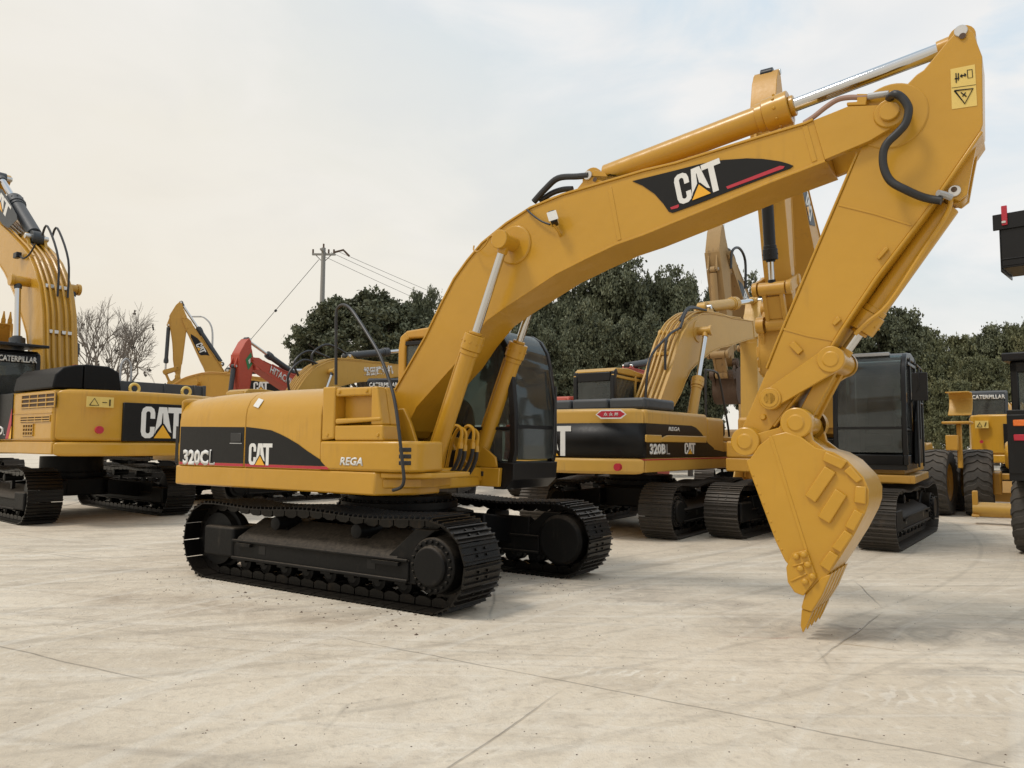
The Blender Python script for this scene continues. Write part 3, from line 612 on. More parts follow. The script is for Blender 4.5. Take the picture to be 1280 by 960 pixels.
# ------------------------------------------------------------------ cab
CABP = [(-.42, 1.2), (-.44, 2.8), (-.4, 2.96), (-.28, 3.02), (1.2, 3.0), (1.5, 2.965), (1.68, 2.88), (1.8, 2.73), (1.88, 2.48), (1.95, 1.95), (1.96, 1.5), (1.86, 1.2)]
CSX = .775
def cab(root, y0=.38, y1=1.33, dx=0, dz=0, k=1., mat=BLKC, roofmat=None, post=None, sign=None, signside='rear', mirror_side=1, visor=True):
    T = lambda P: [(dx+((x+.42)*CSX-.42)*k, dz+(z-1.2)*k+1.2) for x, z in P]
    P = T(CABP)
    fr = MB()
    for ya, yb_ in ((y0, y0+.07), (y1-.07, y1)):
        fr.band(P[4:], .085, ya, yb_, side=1)
        x = T([(.72, 1.2), (.8, 1.2), (.82, 2.96), (.74, 2.96)]); fr.prism(x, ya, yb_)
        fr.band(T([(.76, 1.78), (1.95, 1.78)]), .04, ya+.01, yb_-.01)
        fr.prism(T([(-.4, 1.2), (1.9, 1.2), (1.93, 1.36), (.8, 1.36), (.8, 1.75), (-.4, 1.75)]), ya+.004, yb_-.004)
        fr.band(T([(-.42, 2.9), (1.25, 2.86)]), .06, ya+.003, yb_-.003)
    for a, b in (((1.44, 2.92), (1.56, 2.86)), ((1.93, 1.36), (1.86, 1.2))): 
        A, B = T([a, b]); fr.band([A, B], .06, y0+.07, y1-.07)
    co_ = fr.build('cab_frame', mat, root, .012, 2)
    fr2 = MB(); fr2.band(T([(-.42, 1.2), (-.44, 2.8), (-.4, 2.96)]), .1, y0-.002, y1+.002, side=1) if False else None
    rp = MB()
    for ya, yb_ in ((y0-.003, y0+.09), (y1-.09, y1+.003)): rp.band(P[:4], .12, ya, yb_, side=1)
    rp.box(*[T([(-.43, 0)])[0][0], T([(-.37, 0)])[0][0]], y0+.09, y1-.09, T([(0, 1.2)])[0][1], T([(0, 2.0)])[0][1])
    rp.box(*[T([(-.43, 0)])[0][0], T([(-.37, 0)])[0][0]], y0+.09, y1-.09, T([(0, 2.76)])[0][1], T([(0, 2.95)])[0][1])
    rp.build('rear_post', post or mat, co_, .02, 3)
    rf = MB(); rf.prism(T([(-.36, 2.93), (-.4, 2.97), (-.27, 3.035), (.4, 3.06), (1.18, 3.0), (1.46, 2.925), (1.2, 2.9)]), y0+.01, y1-.01); rf.build('roof', roofmat or mat, co_, .035, 3)
    fl = MB(); fl.box(*[T([(-.38, 0)])[0][0], T([(1.84, 0)])[0][0]], y0+.02, y1-.02, T([(0, 1.13)])[0][1], T([(0, 1.24)])[0][1]); fl.build('floor', mat, co_)
    # glass
    for ya in (y0+.03, y1-.04):
        g = MB(); g.prism(T([(.8, 1.8), (1.86, 1.8), (1.87, 1.95), (1.8, 2.45), (1.73, 2.67), (1.63, 2.81), (1.47, 2.88), (1.2, 2.91), (.82, 2.91)]), ya, ya+.008)
        g.build('side_window', GLS, co_)
        g = MB(); g.prism(T([(.8, 1.37), (1.87, 1.37), (1.87, 1.74), (.8, 1.74)]), ya, ya+.008); g.build('lower_window', GLS, co_)
        g = MB(); g.prism(T([(-.32, 1.76), (.73, 1.76), (.74, 2.86), (-.32, 2.88)]), ya, ya+.008); g.build('door_window', GLS, co_)
    g = MB(); g.band(T([(1.55, 2.94), (1.67, 2.87), (1.79, 2.71), (1.87, 2.46), (1.94, 1.95), (1.95, 1.8)]), .008, y0+.075, y1-.075); g.build('windscreen', GLS, co_)
    g = MB(); g.band(T([(1.94, 1.76), (1.94, 1.4)]), .008, y0+.075, y1-.075); g.build('lower_windscreen', GLS, co_)
    g = MB(); x = T([(-.4, 0)])[0][0]; g.box(x, x+.008, y0+.1, y1-.1, T([(0, 2.0)])[0][1], T([(0, 2.76)])[0][1]); g.build('rear_window', GLS, co_)
    b = MB(); b.band(T([(1.945, 1.8), (1.945, 1.76)]), .03, y0+.05, y1-.05); b.build('windscreen_bar', mat, co_)
    ym = (y0+y1)/2
    st = MB(); q = T([(.15, 1.25), (.7, 1.7), (.0, 1.7), (-.12, 2.5)])
    st.box(q[0][0], q[1][0], ym-.22, ym+.22, q[0][1]+.25*k, q[1][1]); st.prism([(q[2][0], q[2][1]), (q[2][0]+.14*k, q[2][1]), (q[3][0]+.12*k, q[3][1]), (q[3][0], q[3][1])], ym-.22, ym+.22)
    st.box(q[3][0]-.0, q[3][0]+.1*k, ym-.12, ym+.12, q[3][1]+.03, q[3][1]+.2); st.build('seat', INT, co_, .03, 2)
    cn = MB()
    for s in (-1, 1): cn.box(q[0][0]+.05, q[0][0]+.6*k, ym+s*.33-.08, ym+s*.33+.08, q[0][1]+.05, q[0][1]+.55*k); cn.tube([(q[0][0]+.5*k, ym+s*.33, q[0][1]+.5*k), (q[0][0]+.58*k, ym+s*.3, q[0][1]+.78*k)], .02, 8)
    cn.build('control_console', INT, co_, .02, 2)
    if sign:
        if signside == 'rear': text('lettering', sign, fr_x(y1-.07, T([(0, 2.78)])[0][1], T([(-.43, 0)])[0][0]), .125*k, (y1-y0-.14), WHT, co_, bold=.03)
        else: text('lettering', sign, fr_x(y0+.15, T([(0, 2.89)])[0][1], T([(1.6, 0)])[0][0], 1), .1, (y1-y0-.3), WHT, co_, bold=.03)
    return co_

def hand_rail(root, pts, r=.02, mat=HOSE):
    m_ = MB(); m_.tube(spline(pts, 5), r, 10); return m_.build('hand_rail', mat, root)

def plan_rear(hw, xs, xt, n=10):
    """plan outline of a counterweight: side at x=xs, rearmost point x=xt"""
    return [(xs+(xt-xs)*(1-abs(-1+2*i/n)**2.6), hw*(1-2*i/n)) for i in range(n+1)]

# ================================================================== NEAR EXCAVATOR
def near_excavator():
    root = thing('crawler_excavator', 'largest yellow crawler excavator in front, freshly painted, bucket teeth resting on the concrete', 'excavator', (M0[0], M0[1], 0), M0[2], 'crawler excavators parked in the yard')
    root['near'] = 1
    undercarriage(root, D0, xf=1.68, xr=1.68, n=46, sag=.03)
    K = P0((935, 548), -.25)
    ob, bf, so, sf, Bp = arm(root, YEL, F0, A_BOOM, A_STK, A_BKT, 1., 1, cyl_base=(.8, 1.17))
    u = lambda y, L: U(M0, y, L)
    YH = -1.36
    # ---- house
    w = 1.36
    b = MB()
    b.prism([(-2.55, -w)]+[(.9, -w), (1.14, -1.0), (1.14, -.62), (-2.55, -.62)], 1.05, 1.285, axis='z'); b.prism([(-2.55, w), (-2.55, -.619), (.5, -.619), (.5, w)], 1.05, 1.285, axis='z'); b.prism([(.502, -.3), (.9, -.3), (1.0, .3), (1.0, 1.33), (.502, 1.33)], 1.14, 1.3, axis='z')
    b.prism([(.85, -.6), (1.0, -.45), (1.0, .28), (.85, .3)], 1.08, 1.2, axis='z')
    b.build('revolving_frame', YEL, root, .02, 2)
    cw = MB(); pl = plan_rear(w+.004, -2.5, -2.86, 16); cw.prism(pl, 1.286, 2.13, axis='z'); cwo = cw.build('counterweight', YEL, root, .09, 5)
    cw = MB(); pl = plan_rear(w+.014, -2.52, -2.9, 16); cw.prism(pl, 1.03, 1.283, axis='z'); cw.build('counterweight_base', YEL, cwo, .05, 4)
    # hood as rounded section
    sec = [(-w, 1.287), (-w, 1.86), (-1.345, 1.96), (-1.3, 2.06), (-1.22, 2.13), (-1.1, 2.175), (-.9, 2.2), (.9, 2.2), (1.1, 2.175), (1.22, 2.13), (1.3, 2.06), (1.345, 1.96), (w, 1.86), (w, 1.287)]
    def sect(x0, x1, z0, z1, name, n=8):
        m_ = MB(); vs = []; k = len(sec)
        for i in range(n+1):
            t = i/n; x = x0+(x1-x0)*t; s = z0+(z1-z0)*(1-(1-t)**2)
            vs += [(x, y, 1.287+(z-1.287)*s) for y, z in sec]
        fs = [(i*k+j, i*k+(j+1) % k, (i+1)*k+(j+1) % k, (i+1)*k+j) for i in range(n) for j in range(k)]
        m_.add(vs, fs+[tuple(range(k)), tuple(range(n*k, n*k+k))]); return m_.build(name, YEL, root, .006, 1, ang=50)
    sect(-2.49, -1.18, .94, 1.0, 'engine_hood'); sect(-1.172, .1, 1.0, 1.0, 'pump_compartment_door')
    # stepped box in front of the doors: body with a recess
    bx = MB(); xa, xb = .108, .93
    bx.prism([(xa, 1.6), (xa, 2.17), (.3, 2.17), (.3, 1.62)], -1.36, -.45)
    bx.prism([(.3, 1.6), (.3, 1.76), (.99, 1.76), (1.0, 1.6)], -1.355, -1.08)
    bx.prism([(.3, 1.76), (.3, 2.15), (.9, 2.15), (.98, 1.76)], -1.22, -1.08)
    bx.prism([(.82, 1.76), (.82, 2.15), (.9, 2.15), (.985, 1.76)], -1.352, -1.22); bx.prism([(.3, 2.06), (.3, 2.15), (.83, 2.15), (.83, 2.06)], -1.352, -1.22)
    bx.prism([(.32, 1.77), (.32, 1.83), (.97, 1.84), (.97, 1.8)], -1.37, -1.22)
    bo = bx.build('fuel_tank', YEL, root, .025, 3)
    bl = MB()
    for q in ((.36, 2.11), (.76, 2.11), (.2, 1.66), (.93, 1.66)): bl.lathe([(0, -1.37), (.018, -1.368), (.024, -1.35)], (q[0], 0, q[1]), 10)
    bl.build('bolts', YEL, bo)
    tb = MB(); tb.prism([(.09, -1.365), (1.14, -1.365), (1.34, -1.23), (1.37, -1.15), (1.37, -.85), (.09, -.85)], 1.288, 1.597, axis='z'); to = tb.build('tool_box', YEL, root, .03, 3)
    gr = MB()
    for i in range(3): gr.box(-.055, .07, -.012, .01, 1.36+i*.065, 1.405+i*.065)
    gr.build('vent_slots', HOSE, to, .008, 2, M=Matrix.Translation((1.235, -1.292, 0)) @ Matrix.Rotation(atan2(.135, .2), 4, 'Z'))
    ft = MB(); ft.prism([(.95, -1.33), (1.15, -1.27), (1.42, -1.1), (1.45, -.95), (1.45, -.5), (.95, -.5)], 1.225, 1.283, axis='z'); ft.prism([(.95, -1.3), (1.2, -1.0), (1.2, -.5), (.95, -.5)], 1.12, 1.224, axis='z'); ft.build('front_platform', YEL, root, .015, 2)
    # boom foot brackets and centre front
    bb = MB()
    for y in (-.36, .31): bb.prism([(-.2, 1.2), (-.1, 1.75), (.12, 1.97), (.36, 1.98), (.46, 1.82), (.6, 1.5), (.85, 1.3), (1.0, 1.1)], y, y+.05)
    bb.cyl((F0[0], -.4, F0[1]), (F0[0], .4, F0[1]), .085, 24); bb.build('boom_bracket', YEL, root, .012, 2)
    bb = MB(); fx = F0[0]
    bb.tube([(fx, -.5, F0[1]), (fx, -.36, F0[1])], .11, 24); bb.prism([(fx-.11, F0[1]-.03), (fx+.0, F0[1]+.1), (fx+.12, F0[1]+.02), (fx+.18, F0[1]-.14), (fx+.1, F0[1]-.3), (fx-.15, F0[1]-.3)], -.48, -.43); bb.build('boom_foot_cover', YEL, root, .02, 3)
    dk = MB(); dk.box(.12, .7, -.8, .3, 1.29, 1.5); dk.box(-.5, .1, -.6, .36, 1.29, 2.0); dk.build('centre_deck', BLK, root, .02, 2)
    fp = MB(); fp.prism([(.5, 1.3), (1.2, 1.3), (1.18, 1.42), (.9, 1.62), (.5, 1.66)], .335, .366); fp.prism([(.55, 1.08), (1.24, 1.08), (1.26, 1.3), (.55, 1.3)], .3, .366); fp.build('cab_mount', YEL, root, .012, 2)
    hl = MB(); hl.box(.92, 1.03, .292, .302, 1.2, 1.255); hl.build('mount_slot', HOSE, root, .004)
    # cab
    co_ = cab(root, .385, 1.33, 0, 0, 1., BLKC, YEL3, YEL)
    ex = MB(); ex.prism([(1.125, 1.05), (1.28, 1.05), (1.4, 1.16), (1.415, 1.36), (1.125, 1.36)], .37, 1.34); ex.prism([(.55, 1.3), (1.12, 1.3), (1.12, 1.36), (.55, 1.36)], .37, .384); ex.build('lower_panel', BLKC, co_, .008, 2)
    wp = MB(); wp.tube([(1.44, 1.2, 1.45), (1.45, 1.22, 2.1), (1.38, 1.2, 2.5)], .012, 8); wp.tube([(1.43, 1.27, 1.5), (1.43, 1.27, 2.3)], .016, 8); wp.build('wiper', HOSE, co_)
    # mirror bracket at the right front
    # ---- decals on the side (flat, traced on the side plane)
    def dec(name, L, y, t, mat, par): return MBprism(name, u(y, L), y, y-t, mat, par)
    def MBprism(name, P, ya, yb_, mat, par, bevel=0):
        m_ = MB(); m_.prism(P, ya, yb_); return m_.build(name, mat, par, bevel)
    yd = -1.3605
    d1 = MBprism('side_decal', [(-2.465, 1.33), (-2.465, 1.765), (-1.195, 1.75), (-1.195, 1.33)], yd, yd-.004, DEC, root)
    curve = u(yd, [(309, 539), (325, 540), (340, 542), (352, 547), (362, 552), (374, 559), (385, 567), (402, 578), (410, 585)])
    z0 = 1.33
    d2 = MBprism('side_decal', [(-1.16, z0), (-1.16, 1.752)]+curve[1:-1]+[(.12, 1.38), (.19, z0)], yd, yd-.0065, DEC, root)
    cwd = MBprism('side_decal', [(-2.56, 1.33), (-2.56, 1.77), (-2.498, 1.768), (-2.498, 1.33)], -1.3645, -1.3675, DEC, root)
    for a, b_ in ((-2.465, -1.195), (-1.16, .21)): MBprism('red_stripe', [(a, 1.297), (a, 1.326), (b_, 1.326), (b_+(.03 if b_ > 0 else 0), 1.297)], yd, yd-.006, REDS, root)
    yl = yd-.005
    a0, a1 = u(yl, [(230, 586.5), (261, 568)]); text('lettering', '320C', fr_y(a0[0], a0[1], yd), .19, u(yl, [(262, 580)])[0][0]-a0[0], WHT, d1, bold=.05, base=.0045)
    q = u(yl, [(262.5, 586)])[0]; text('outline_letter', 'L', fr_y(q[0]+.015, q[1], yd), .18, .1, WHT, d1, bold=.02, base=.0045); text('outline_letter', 'L', fr_y(q[0]+.03, q[1]+.018, yd), .15, .07, DEC, d1, bold=.0, base=.006)
    q = u(yl, [(312.5, 585.5), (341.5, 585)]); logo(d2, fr_y(q[0][0], q[0][1], yd), .245, .007, (q[1][0]-q[0][0])/(1.42*.245))
    q = u(yl, [(426.5, 584.5), (457, 584)]); rg = text('lettering', 'REGA', fr_y(q[0][0], q[0][1], -1.366), .085, q[1][0]-q[0][0]-.02, WHT, root, bold=.035, shear=.25, base=.002)
    # small sticker on hood, latch, handle
    q = u(-1.33, [(322, 505)])[0]
    lt = MB(); a = u(yd, [(290, 546), (303, 546), (303, 557), (290, 557)]); lt.prism(a, yd-.004, yd-.012); lt.build('door_latch', HOSE, root, .004, 1)
    lt = MB(); a = u(yd, [(289, 558.5), (304, 558.5), (304, 559.5), (289, 559.5)]); lt.prism(a, yd-.004, yd-.01); lt.build('latch_edge', GALV, root)
    st = MB(); st.box(-.06, .05, -.006, 0, -.05, .06); st.build('paper_sticker', WHT, root, M=Matrix.Translation((-1.0, -1.325, 2.02)) @ Matrix.Rotation(R(-28), 4, 'X') @ Matrix.Rotation(R(15), 4, 'Y'))
    # hand rail of black tube
    L = [(420, 484), (419.5, 440), (419, 400), (421, 388), (428, 384), (437, 389), (448, 404), (461, 424), (474, 446), (486, 476), (494, 505), (500, 545), (505, 585), (506.5, 602), (503, 611), (493, 615)]
    pts = []
    for i, p in enumerate(L):
        y = -1.0-.39*min(1, max(0, (i-3)/8)); a = unp(p, M0, y); pts.append((a[0], y, a[1]))
    hand_rail(root, pts, .017)
    # hydraulic hoses between the boom cylinders
    for i, (dxp, dyp, yy) in enumerate(((0, 0, -.16), (5, 3, -.1), (15, 0, -.02), (20, 4, .05))):
        q = u(yy, [(554+dxp, 590), (559+dxp, 560+dyp), (565+dxp, 540+dyp), (571+dxp, 533+dyp), (578+dxp, 539+dyp), (577+dxp, 556+dyp)])
        hs = MB(); hs.tube(spline([(a[0], yy, a[1]) for a in q], 5), .02, 8); a = q[-1]; hs.cyl((a[0], yy, a[1]-.05), (a[0], yy, a[1]+.02), .03, 10); hs.build('boom_pipe', YEL, root)
        q = u(yy, [(577+dxp, 556+dyp), (576+dxp, 570+dyp), (568+dxp, 588+dyp), (556+dxp, 598), (545+dxp, 602)])
        hs = MB(); hs.tube(spline([(a[0], yy, a[1]) for a in q], 5), .024, 8); hs.build('boom_hose', HOSE, root)
    for s in (-1, 1):
        hp = MB(); a = Vector((.8, s*.42, 1.17)); b_ = Vector((fromfr([P_BC], F0, A_BOOM)[0][0], s*.42, fromfr([P_BC], F0, A_BOOM)[0][1])); d = (b_-a); n = Vector((-d.z, 0, d.x)).normalized()
        hp.tube([a+d*.08+n*.1, a+d*.1+n*.118, a+d*.56+n*.118, a+d*.575+n*.09], .017, 8); hp.build('cylinder_pipe', YEL, root)
    # pipes along the back of the boom
    tp = [P0(p) for p in [(494, 490), (530, 425), (551, 380), (566, 350), (582, 327), (600, 305), (630, 280), (660, 260), (690, 246)]]
    for y, off in ((-.17, .05), (-.09, .035), (.05, .04), (.14, .04)):
        pp = MB(); pp.tube(spline([(x-off*.85, y, z+off*.6) for x, z in tp], 3), .02, 8); pp.build('boom_pipe', YEL, root)
    ho = MB(); q = u(-.17, [(664, 252), (678, 236), (694, 222), (718, 219.5), (732, 218)]); ho.tube(spline([(a[0], -.17, a[1]) for a in q], 5), .033, 10); ho.build('boom_hose', HOSE, root)
    ho = MB(); q = u(-.1, [(672, 251), (686, 241), (700, 236), (712, 235)]); ho.tube(spline([(a[0], -.1, a[1]) for a in q], 5), .03, 10); ho.build('boom_hose', HOSE, root)
    # work lamp on the boom with its cable
    for (px_, yy, rr) in (((1197, 37), -.19-.013, .024), ((1189, 229), -.156, .022), ((740, 223), -.186, .024)):
        a = unp(px_, M0, yy); m_ = MB(); m_.lathe([(0, 0), (rr, 0), (rr, .003), (0, .003)], (a[0], yy-.002, a[1]), 16); m_.build('pin_recess_shade', BRN, root)  # flat dark disc on the pin end, shade of its hollow put into colour
    q = u(-.34, [(690, 273), (692, 287)]); c = q[0]
    lb = MB(); Mx = Matrix.Translation((c[0], -.36, c[1])) @ Matrix.Rotation(R(-18), 4, 'Y') @ Matrix.Rotation(R(25), 4, 'Z')
    lb.box(-.035, .035, -.065, .065, -.065, .065, Mx); wl = lb.build('work_lamp', BLKC, root, .012, 2)
    lb = MB(); lb.box(.034, .04, -.05, .05, -.05, .05, Mx); lb.box(-.05, .05, -.07, -.066, -.05, .05, Mx); lb.build('lamp_lens', WHT, wl, .004)
    lb = MB(); lb.tube([(c[0], -.36, c[1]-.06), (c[0]+.03, -.3, c[1]-.13), (c[0]+.02, -.25, c[1]-.16)], .014, 8); lb.build('lamp_bracket', YEL, wl)
    q = u(-.27, [(656, 262), (664, 269), (676, 277), (687, 281)]); lb = MB(); lb.tube(spline([(a[0], -.275-.01*i, a[1]) for i, a in enumerate(q)], 4), .011, 6); lb.build('lamp_cable', HOSE, wl)
    q = u(-.3, [(628, 298), (618, 299), (611, 308), (600, 316), (592, 314), (590, 308)]); lb = MB(); lb.tube(spline([(a[0], -.45+.03*i, a[1]) for i, a in enumerate(q)], 4), .009, 6); lb.build('grease_line', YEL, root)
    # decal on the boom
    dp = [(787, 224.5), (800, 221), (840, 210.5), (871, 202), (900, 196.5), (930, 194), (950, 194.5), (970, 197), (980, 199.5), (988, 202.5), (984, 206), (960, 215), (930, 227), (900, 239), (871, 251), (850, 259), (838, 263.5), (833, 262), (826, 252), (815, 240), (800, 230)]
    ydb = -.2505
    bd = MBprism('boom_decal', u(ydb, dp), ydb, ydb-.006, DEC, root)
    an = atan2(u(YB, [(898, 234)])[0][1]-u(YB, [(858, 250)])[0][1], u(YB, [(898, 234)])[0][0]-u(YB, [(858, 250)])[0][0])
    o, x2 = u(YB, [(845.5, 254.0), (901.5, 233.5)]); fr = tilt(fr_y(o[0], o[1], ydb-.006), an); wd = hypot(x2[0]-o[0], x2[1]-o[1])
    h = .295; logo(bd, fr, h, .001, wd/(1.36*h))
    for L in ([(904, 229.5), (971, 202.5), (977, 203), (975, 206), (906, 232.5)], [(834.5, 256.5), (845, 252.5), (845.5, 255), (844, 257), (836, 259)]): MBprism('red_stripe', u(YB, L), ydb-.006, ydb-.009, REDS, bd)
    # warning sticker on the stick
    ys = -.1905
    wst = MBprism('warning_sticker', u(ys, [(1182.5, 79), (1213, 72.5), (1216.5, 124), (1185, 129)]), ys, ys-.003, STK, root)
    for L in ([(1188, 106), (1211, 103), (1201, 122)],):
        P = u(ys, L+L[:1]); m_ = MB(); m_.tube([(a[0], ys-.004, a[1]) for a in P], .0065, 4); m_.build('warning_triangle', DEC, wst)
    m_ = MB()
    for L in ([(1189.5, 84), (1190, 96)], [(1192.5, 84), (1192.5, 93)], [(1188, 91), (1194, 90)], [(1195, 87.5), (1202, 86)], [(1195, 87.5), (1197, 85.5)], [(1195, 87.5), (1197.5, 89)], [(1202, 86), (1200, 84.3)], [(1202, 86), (1200.5, 88)], [(1196, 108), (1203, 113)], [(1198, 113), (1202, 108)]):
        m_.tube([(a[0], ys-.004, a[1]) for a in u(ys, L)], .005, 4)
    m_.build('pictogram', DEC, wst)
    m_ = MB(); P = u(ys, [(1203.5, 80), (1209.5, 79), (1210.5, 89), (1204.5, 90), (1203.5, 80)]); m_.tube([(a[0], ys-.004, a[1]) for a in P], .003, 4); m_.tube([(a[0], ys-.004, a[1]) for a in u(ys, [(1184.5, 102.5), (1214.5, 98)])], .002, 4); m_.build('pictogram_box', DEC, wst)
    # hose looping over the stick joint
    q = [(1104, 111), (1113, 111), (1122, 115), (1129, 124), (1131, 133), (1127, 148), (1117, 160), (1105, 172), (1100, 185), (1101, 203), (1110, 220), (1130, 231), (1150, 235.5), (1172, 239)]
    P = u(-.36, q); ho = MB(); ho.tube(spline([(a[0], -.36+(.1 if i == 0 else 0)+(.1 if i > 11 else 0), a[1]) for i, a in enumerate(P)], 4), .032, 12); ho.build('stick_hose', HOSE, root)
    q = [(1000, 149), (1012, 141), (1028, 128), (1042, 119), (1056, 116), (1070, 115.5), (1086, 114.5)]
    P = u(-.24, q); ho = MB(); ho.tube(spline([(a[0], -.24, a[1]) for a in P], 4), .022, 10); ho.build('stick_pipe', ROSE, root)
    P = u(-.24, [(1080, 115), (1095, 112.5), (1106, 111)]); ho = MB(); ho.tube([(a[0], -.25, a[1]) for a in P], .027, 8); ho.build('hose_fitting', GALV, root, .004, 1)
    P = u(-.24, [(1066, 112), (1080, 112), (1078, 126), (1054, 127), (1054, 123), (1067, 122)]); ho = MB(); ho.prism(P, -.26, -.18); ho.build('pipe_clamp', YEL, root, .006, 1)
    # bucket cylinder pipes
    P = u(-.12, [(1186, 240), (1180, 262), (1150, 310), (1110, 373), (1084, 396), (1068, 412)]); ho = MB(); ho.tube(spline([(a[0], -.13, a[1]) for a in P], 4), .018, 8); ho.build('cylinder_pipe', YEL, root)
    P = u(-.15, [(1171, 239), (1178, 239), (1186, 241)]); ho = MB(); ho.tube([(a[0], -.27+.04*i, a[1]) for i, a in enumerate(P)], .026, 8); ho.build('hose_fitting', GALV, root)
    # small brackets on the stick
    for L in ([(1094, 316), (1106, 302), (1109, 305), (1097, 319)], [(1039, 399), (1047, 390), (1051, 394), (1043, 402)], [(986, 427), (993, 422), (1004, 433), (998, 439)]):
        m_ = MB(); m_.prism(u(ys, L), ys, ys-.03); m_.build('stick_bracket', YEL, root, .004, 1)
    m_ = MB(); c = u(ys, [(955, 517)])[0]; m_.lathe([(0, ys-.03), (.02, ys-.03), (.03, ys)], (c[0], 0, c[1]), 10); m_.build('grease_fitting', YEL, root)
    # weld seams over the stick plates
    for L in ([(1046, 249), (1090, 259), (1136, 273), (1136, 275.5), (1090, 262), (1045, 251.5)], [(979, 405), (1010, 413), (1041, 419), (1041, 421), (1008, 415.5), (978, 407.5)]):
        m_ = MB(); m_.prism(u(ys, L), ys+.001, ys-.006); m_.build('stick_seam', YEL, root)
    for a, b_ in (((1012, 146), (1046, 160)), ((1027, 195), (1046, 190))):
        pass
    del root['near']
    return root
near_excavator()

# ================================================================== OTHER MACHINES
GRP = 'crawler excavators parked in the yard'
def plain_house(root, k, mat, hood, zb, zt, hw, tail, stripe=DEC, left_open=True, reach=1.6):
    w = hw
    b = MB(); b.prism([(-tail*.86, -w), (reach, -w), (reach, -w*.42), (-tail*.86, -w*.42)], zb+.03, zb+.26, axis='z'); b.prism([(-tail*.86, w), (-tail*.86, -w*.419), (reach*.7, -w*.419), (reach*.7, w)], zb+.03, zb+.26, axis='z'); b.build('revolving_frame', mat, root, .02, 2)
    c = MB(); c.prism(plan_rear(w+.004, -tail*.86, -tail, 16), zb+.262, zt, axis='z'); co_ = c.build('counterweight', mat, root, .1, 5)
    c = MB(); c.prism(plan_rear(w+.016, -tail*.87, -tail-.035, 16), zb, zb+.258, axis='z'); c.build('counterweight_base', mat, co_, .05, 4)
    b = MB(); b.box(-tail*.855, .1, -w, -w*.42, zb+.262, zt-.01); b.build('pump_compartment', mat, root, .06, 4)
    b = MB(); b.box(.105, .95, -w+.006, -w*.42, zb+.262, zt-.06); b.build('fuel_tank', mat, root, .06, 3)
    b = MB(); b.box(.955, reach, -w+.01, -w*.42, zb+.262, zb+.262+(zt-zb)*.28); b.build('tool_box', mat, root, .04, 3)
    b = MB(); b.box(-tail*.855, -.5, w*.4, w, zb+.262, zt-.01); b.build('radiator_compartment', mat, root, .06, 4)
    b = MB(); b.box(-tail*.85, -.48, -w*.415, w*.395, zb+.262, zt-.02); b.build('engine_bay', hood, root, .03, 2)
    b = MB(); b.box(-.45, reach*.68, -w*.41, .34, zb+.262, zb+.6); b.build('centre_deck', BLK, root, .02, 2)
    bb = MB()
    for y in (-.36*k, .31*k): bb.prism([(-.2, zb+.2), (-.1, zb+.75), (.12, zb+1.0), (.36, zb+1.02), (.6, zb+.85), (1.0, zb+.5), (1.25, zb+.3), (1.25, zb+.08)], y, y+.05)
    bb.build('boom_bracket', mat, root, .012, 2)
    return co_

def hoses_on_boom(root, bf, k, mat, ys=(-.17, -.08, .03, .12, .2), n=13):
    for y in ys:
        pp = MB(); P = bf([(x-.012, z+.065) for x, z in B_TOP[:n]]); pp.tube(spline([(a[0], y*k, a[1]) for a in P], 2), .02*k, 6); pp.build('boom_pipe', mat, root)

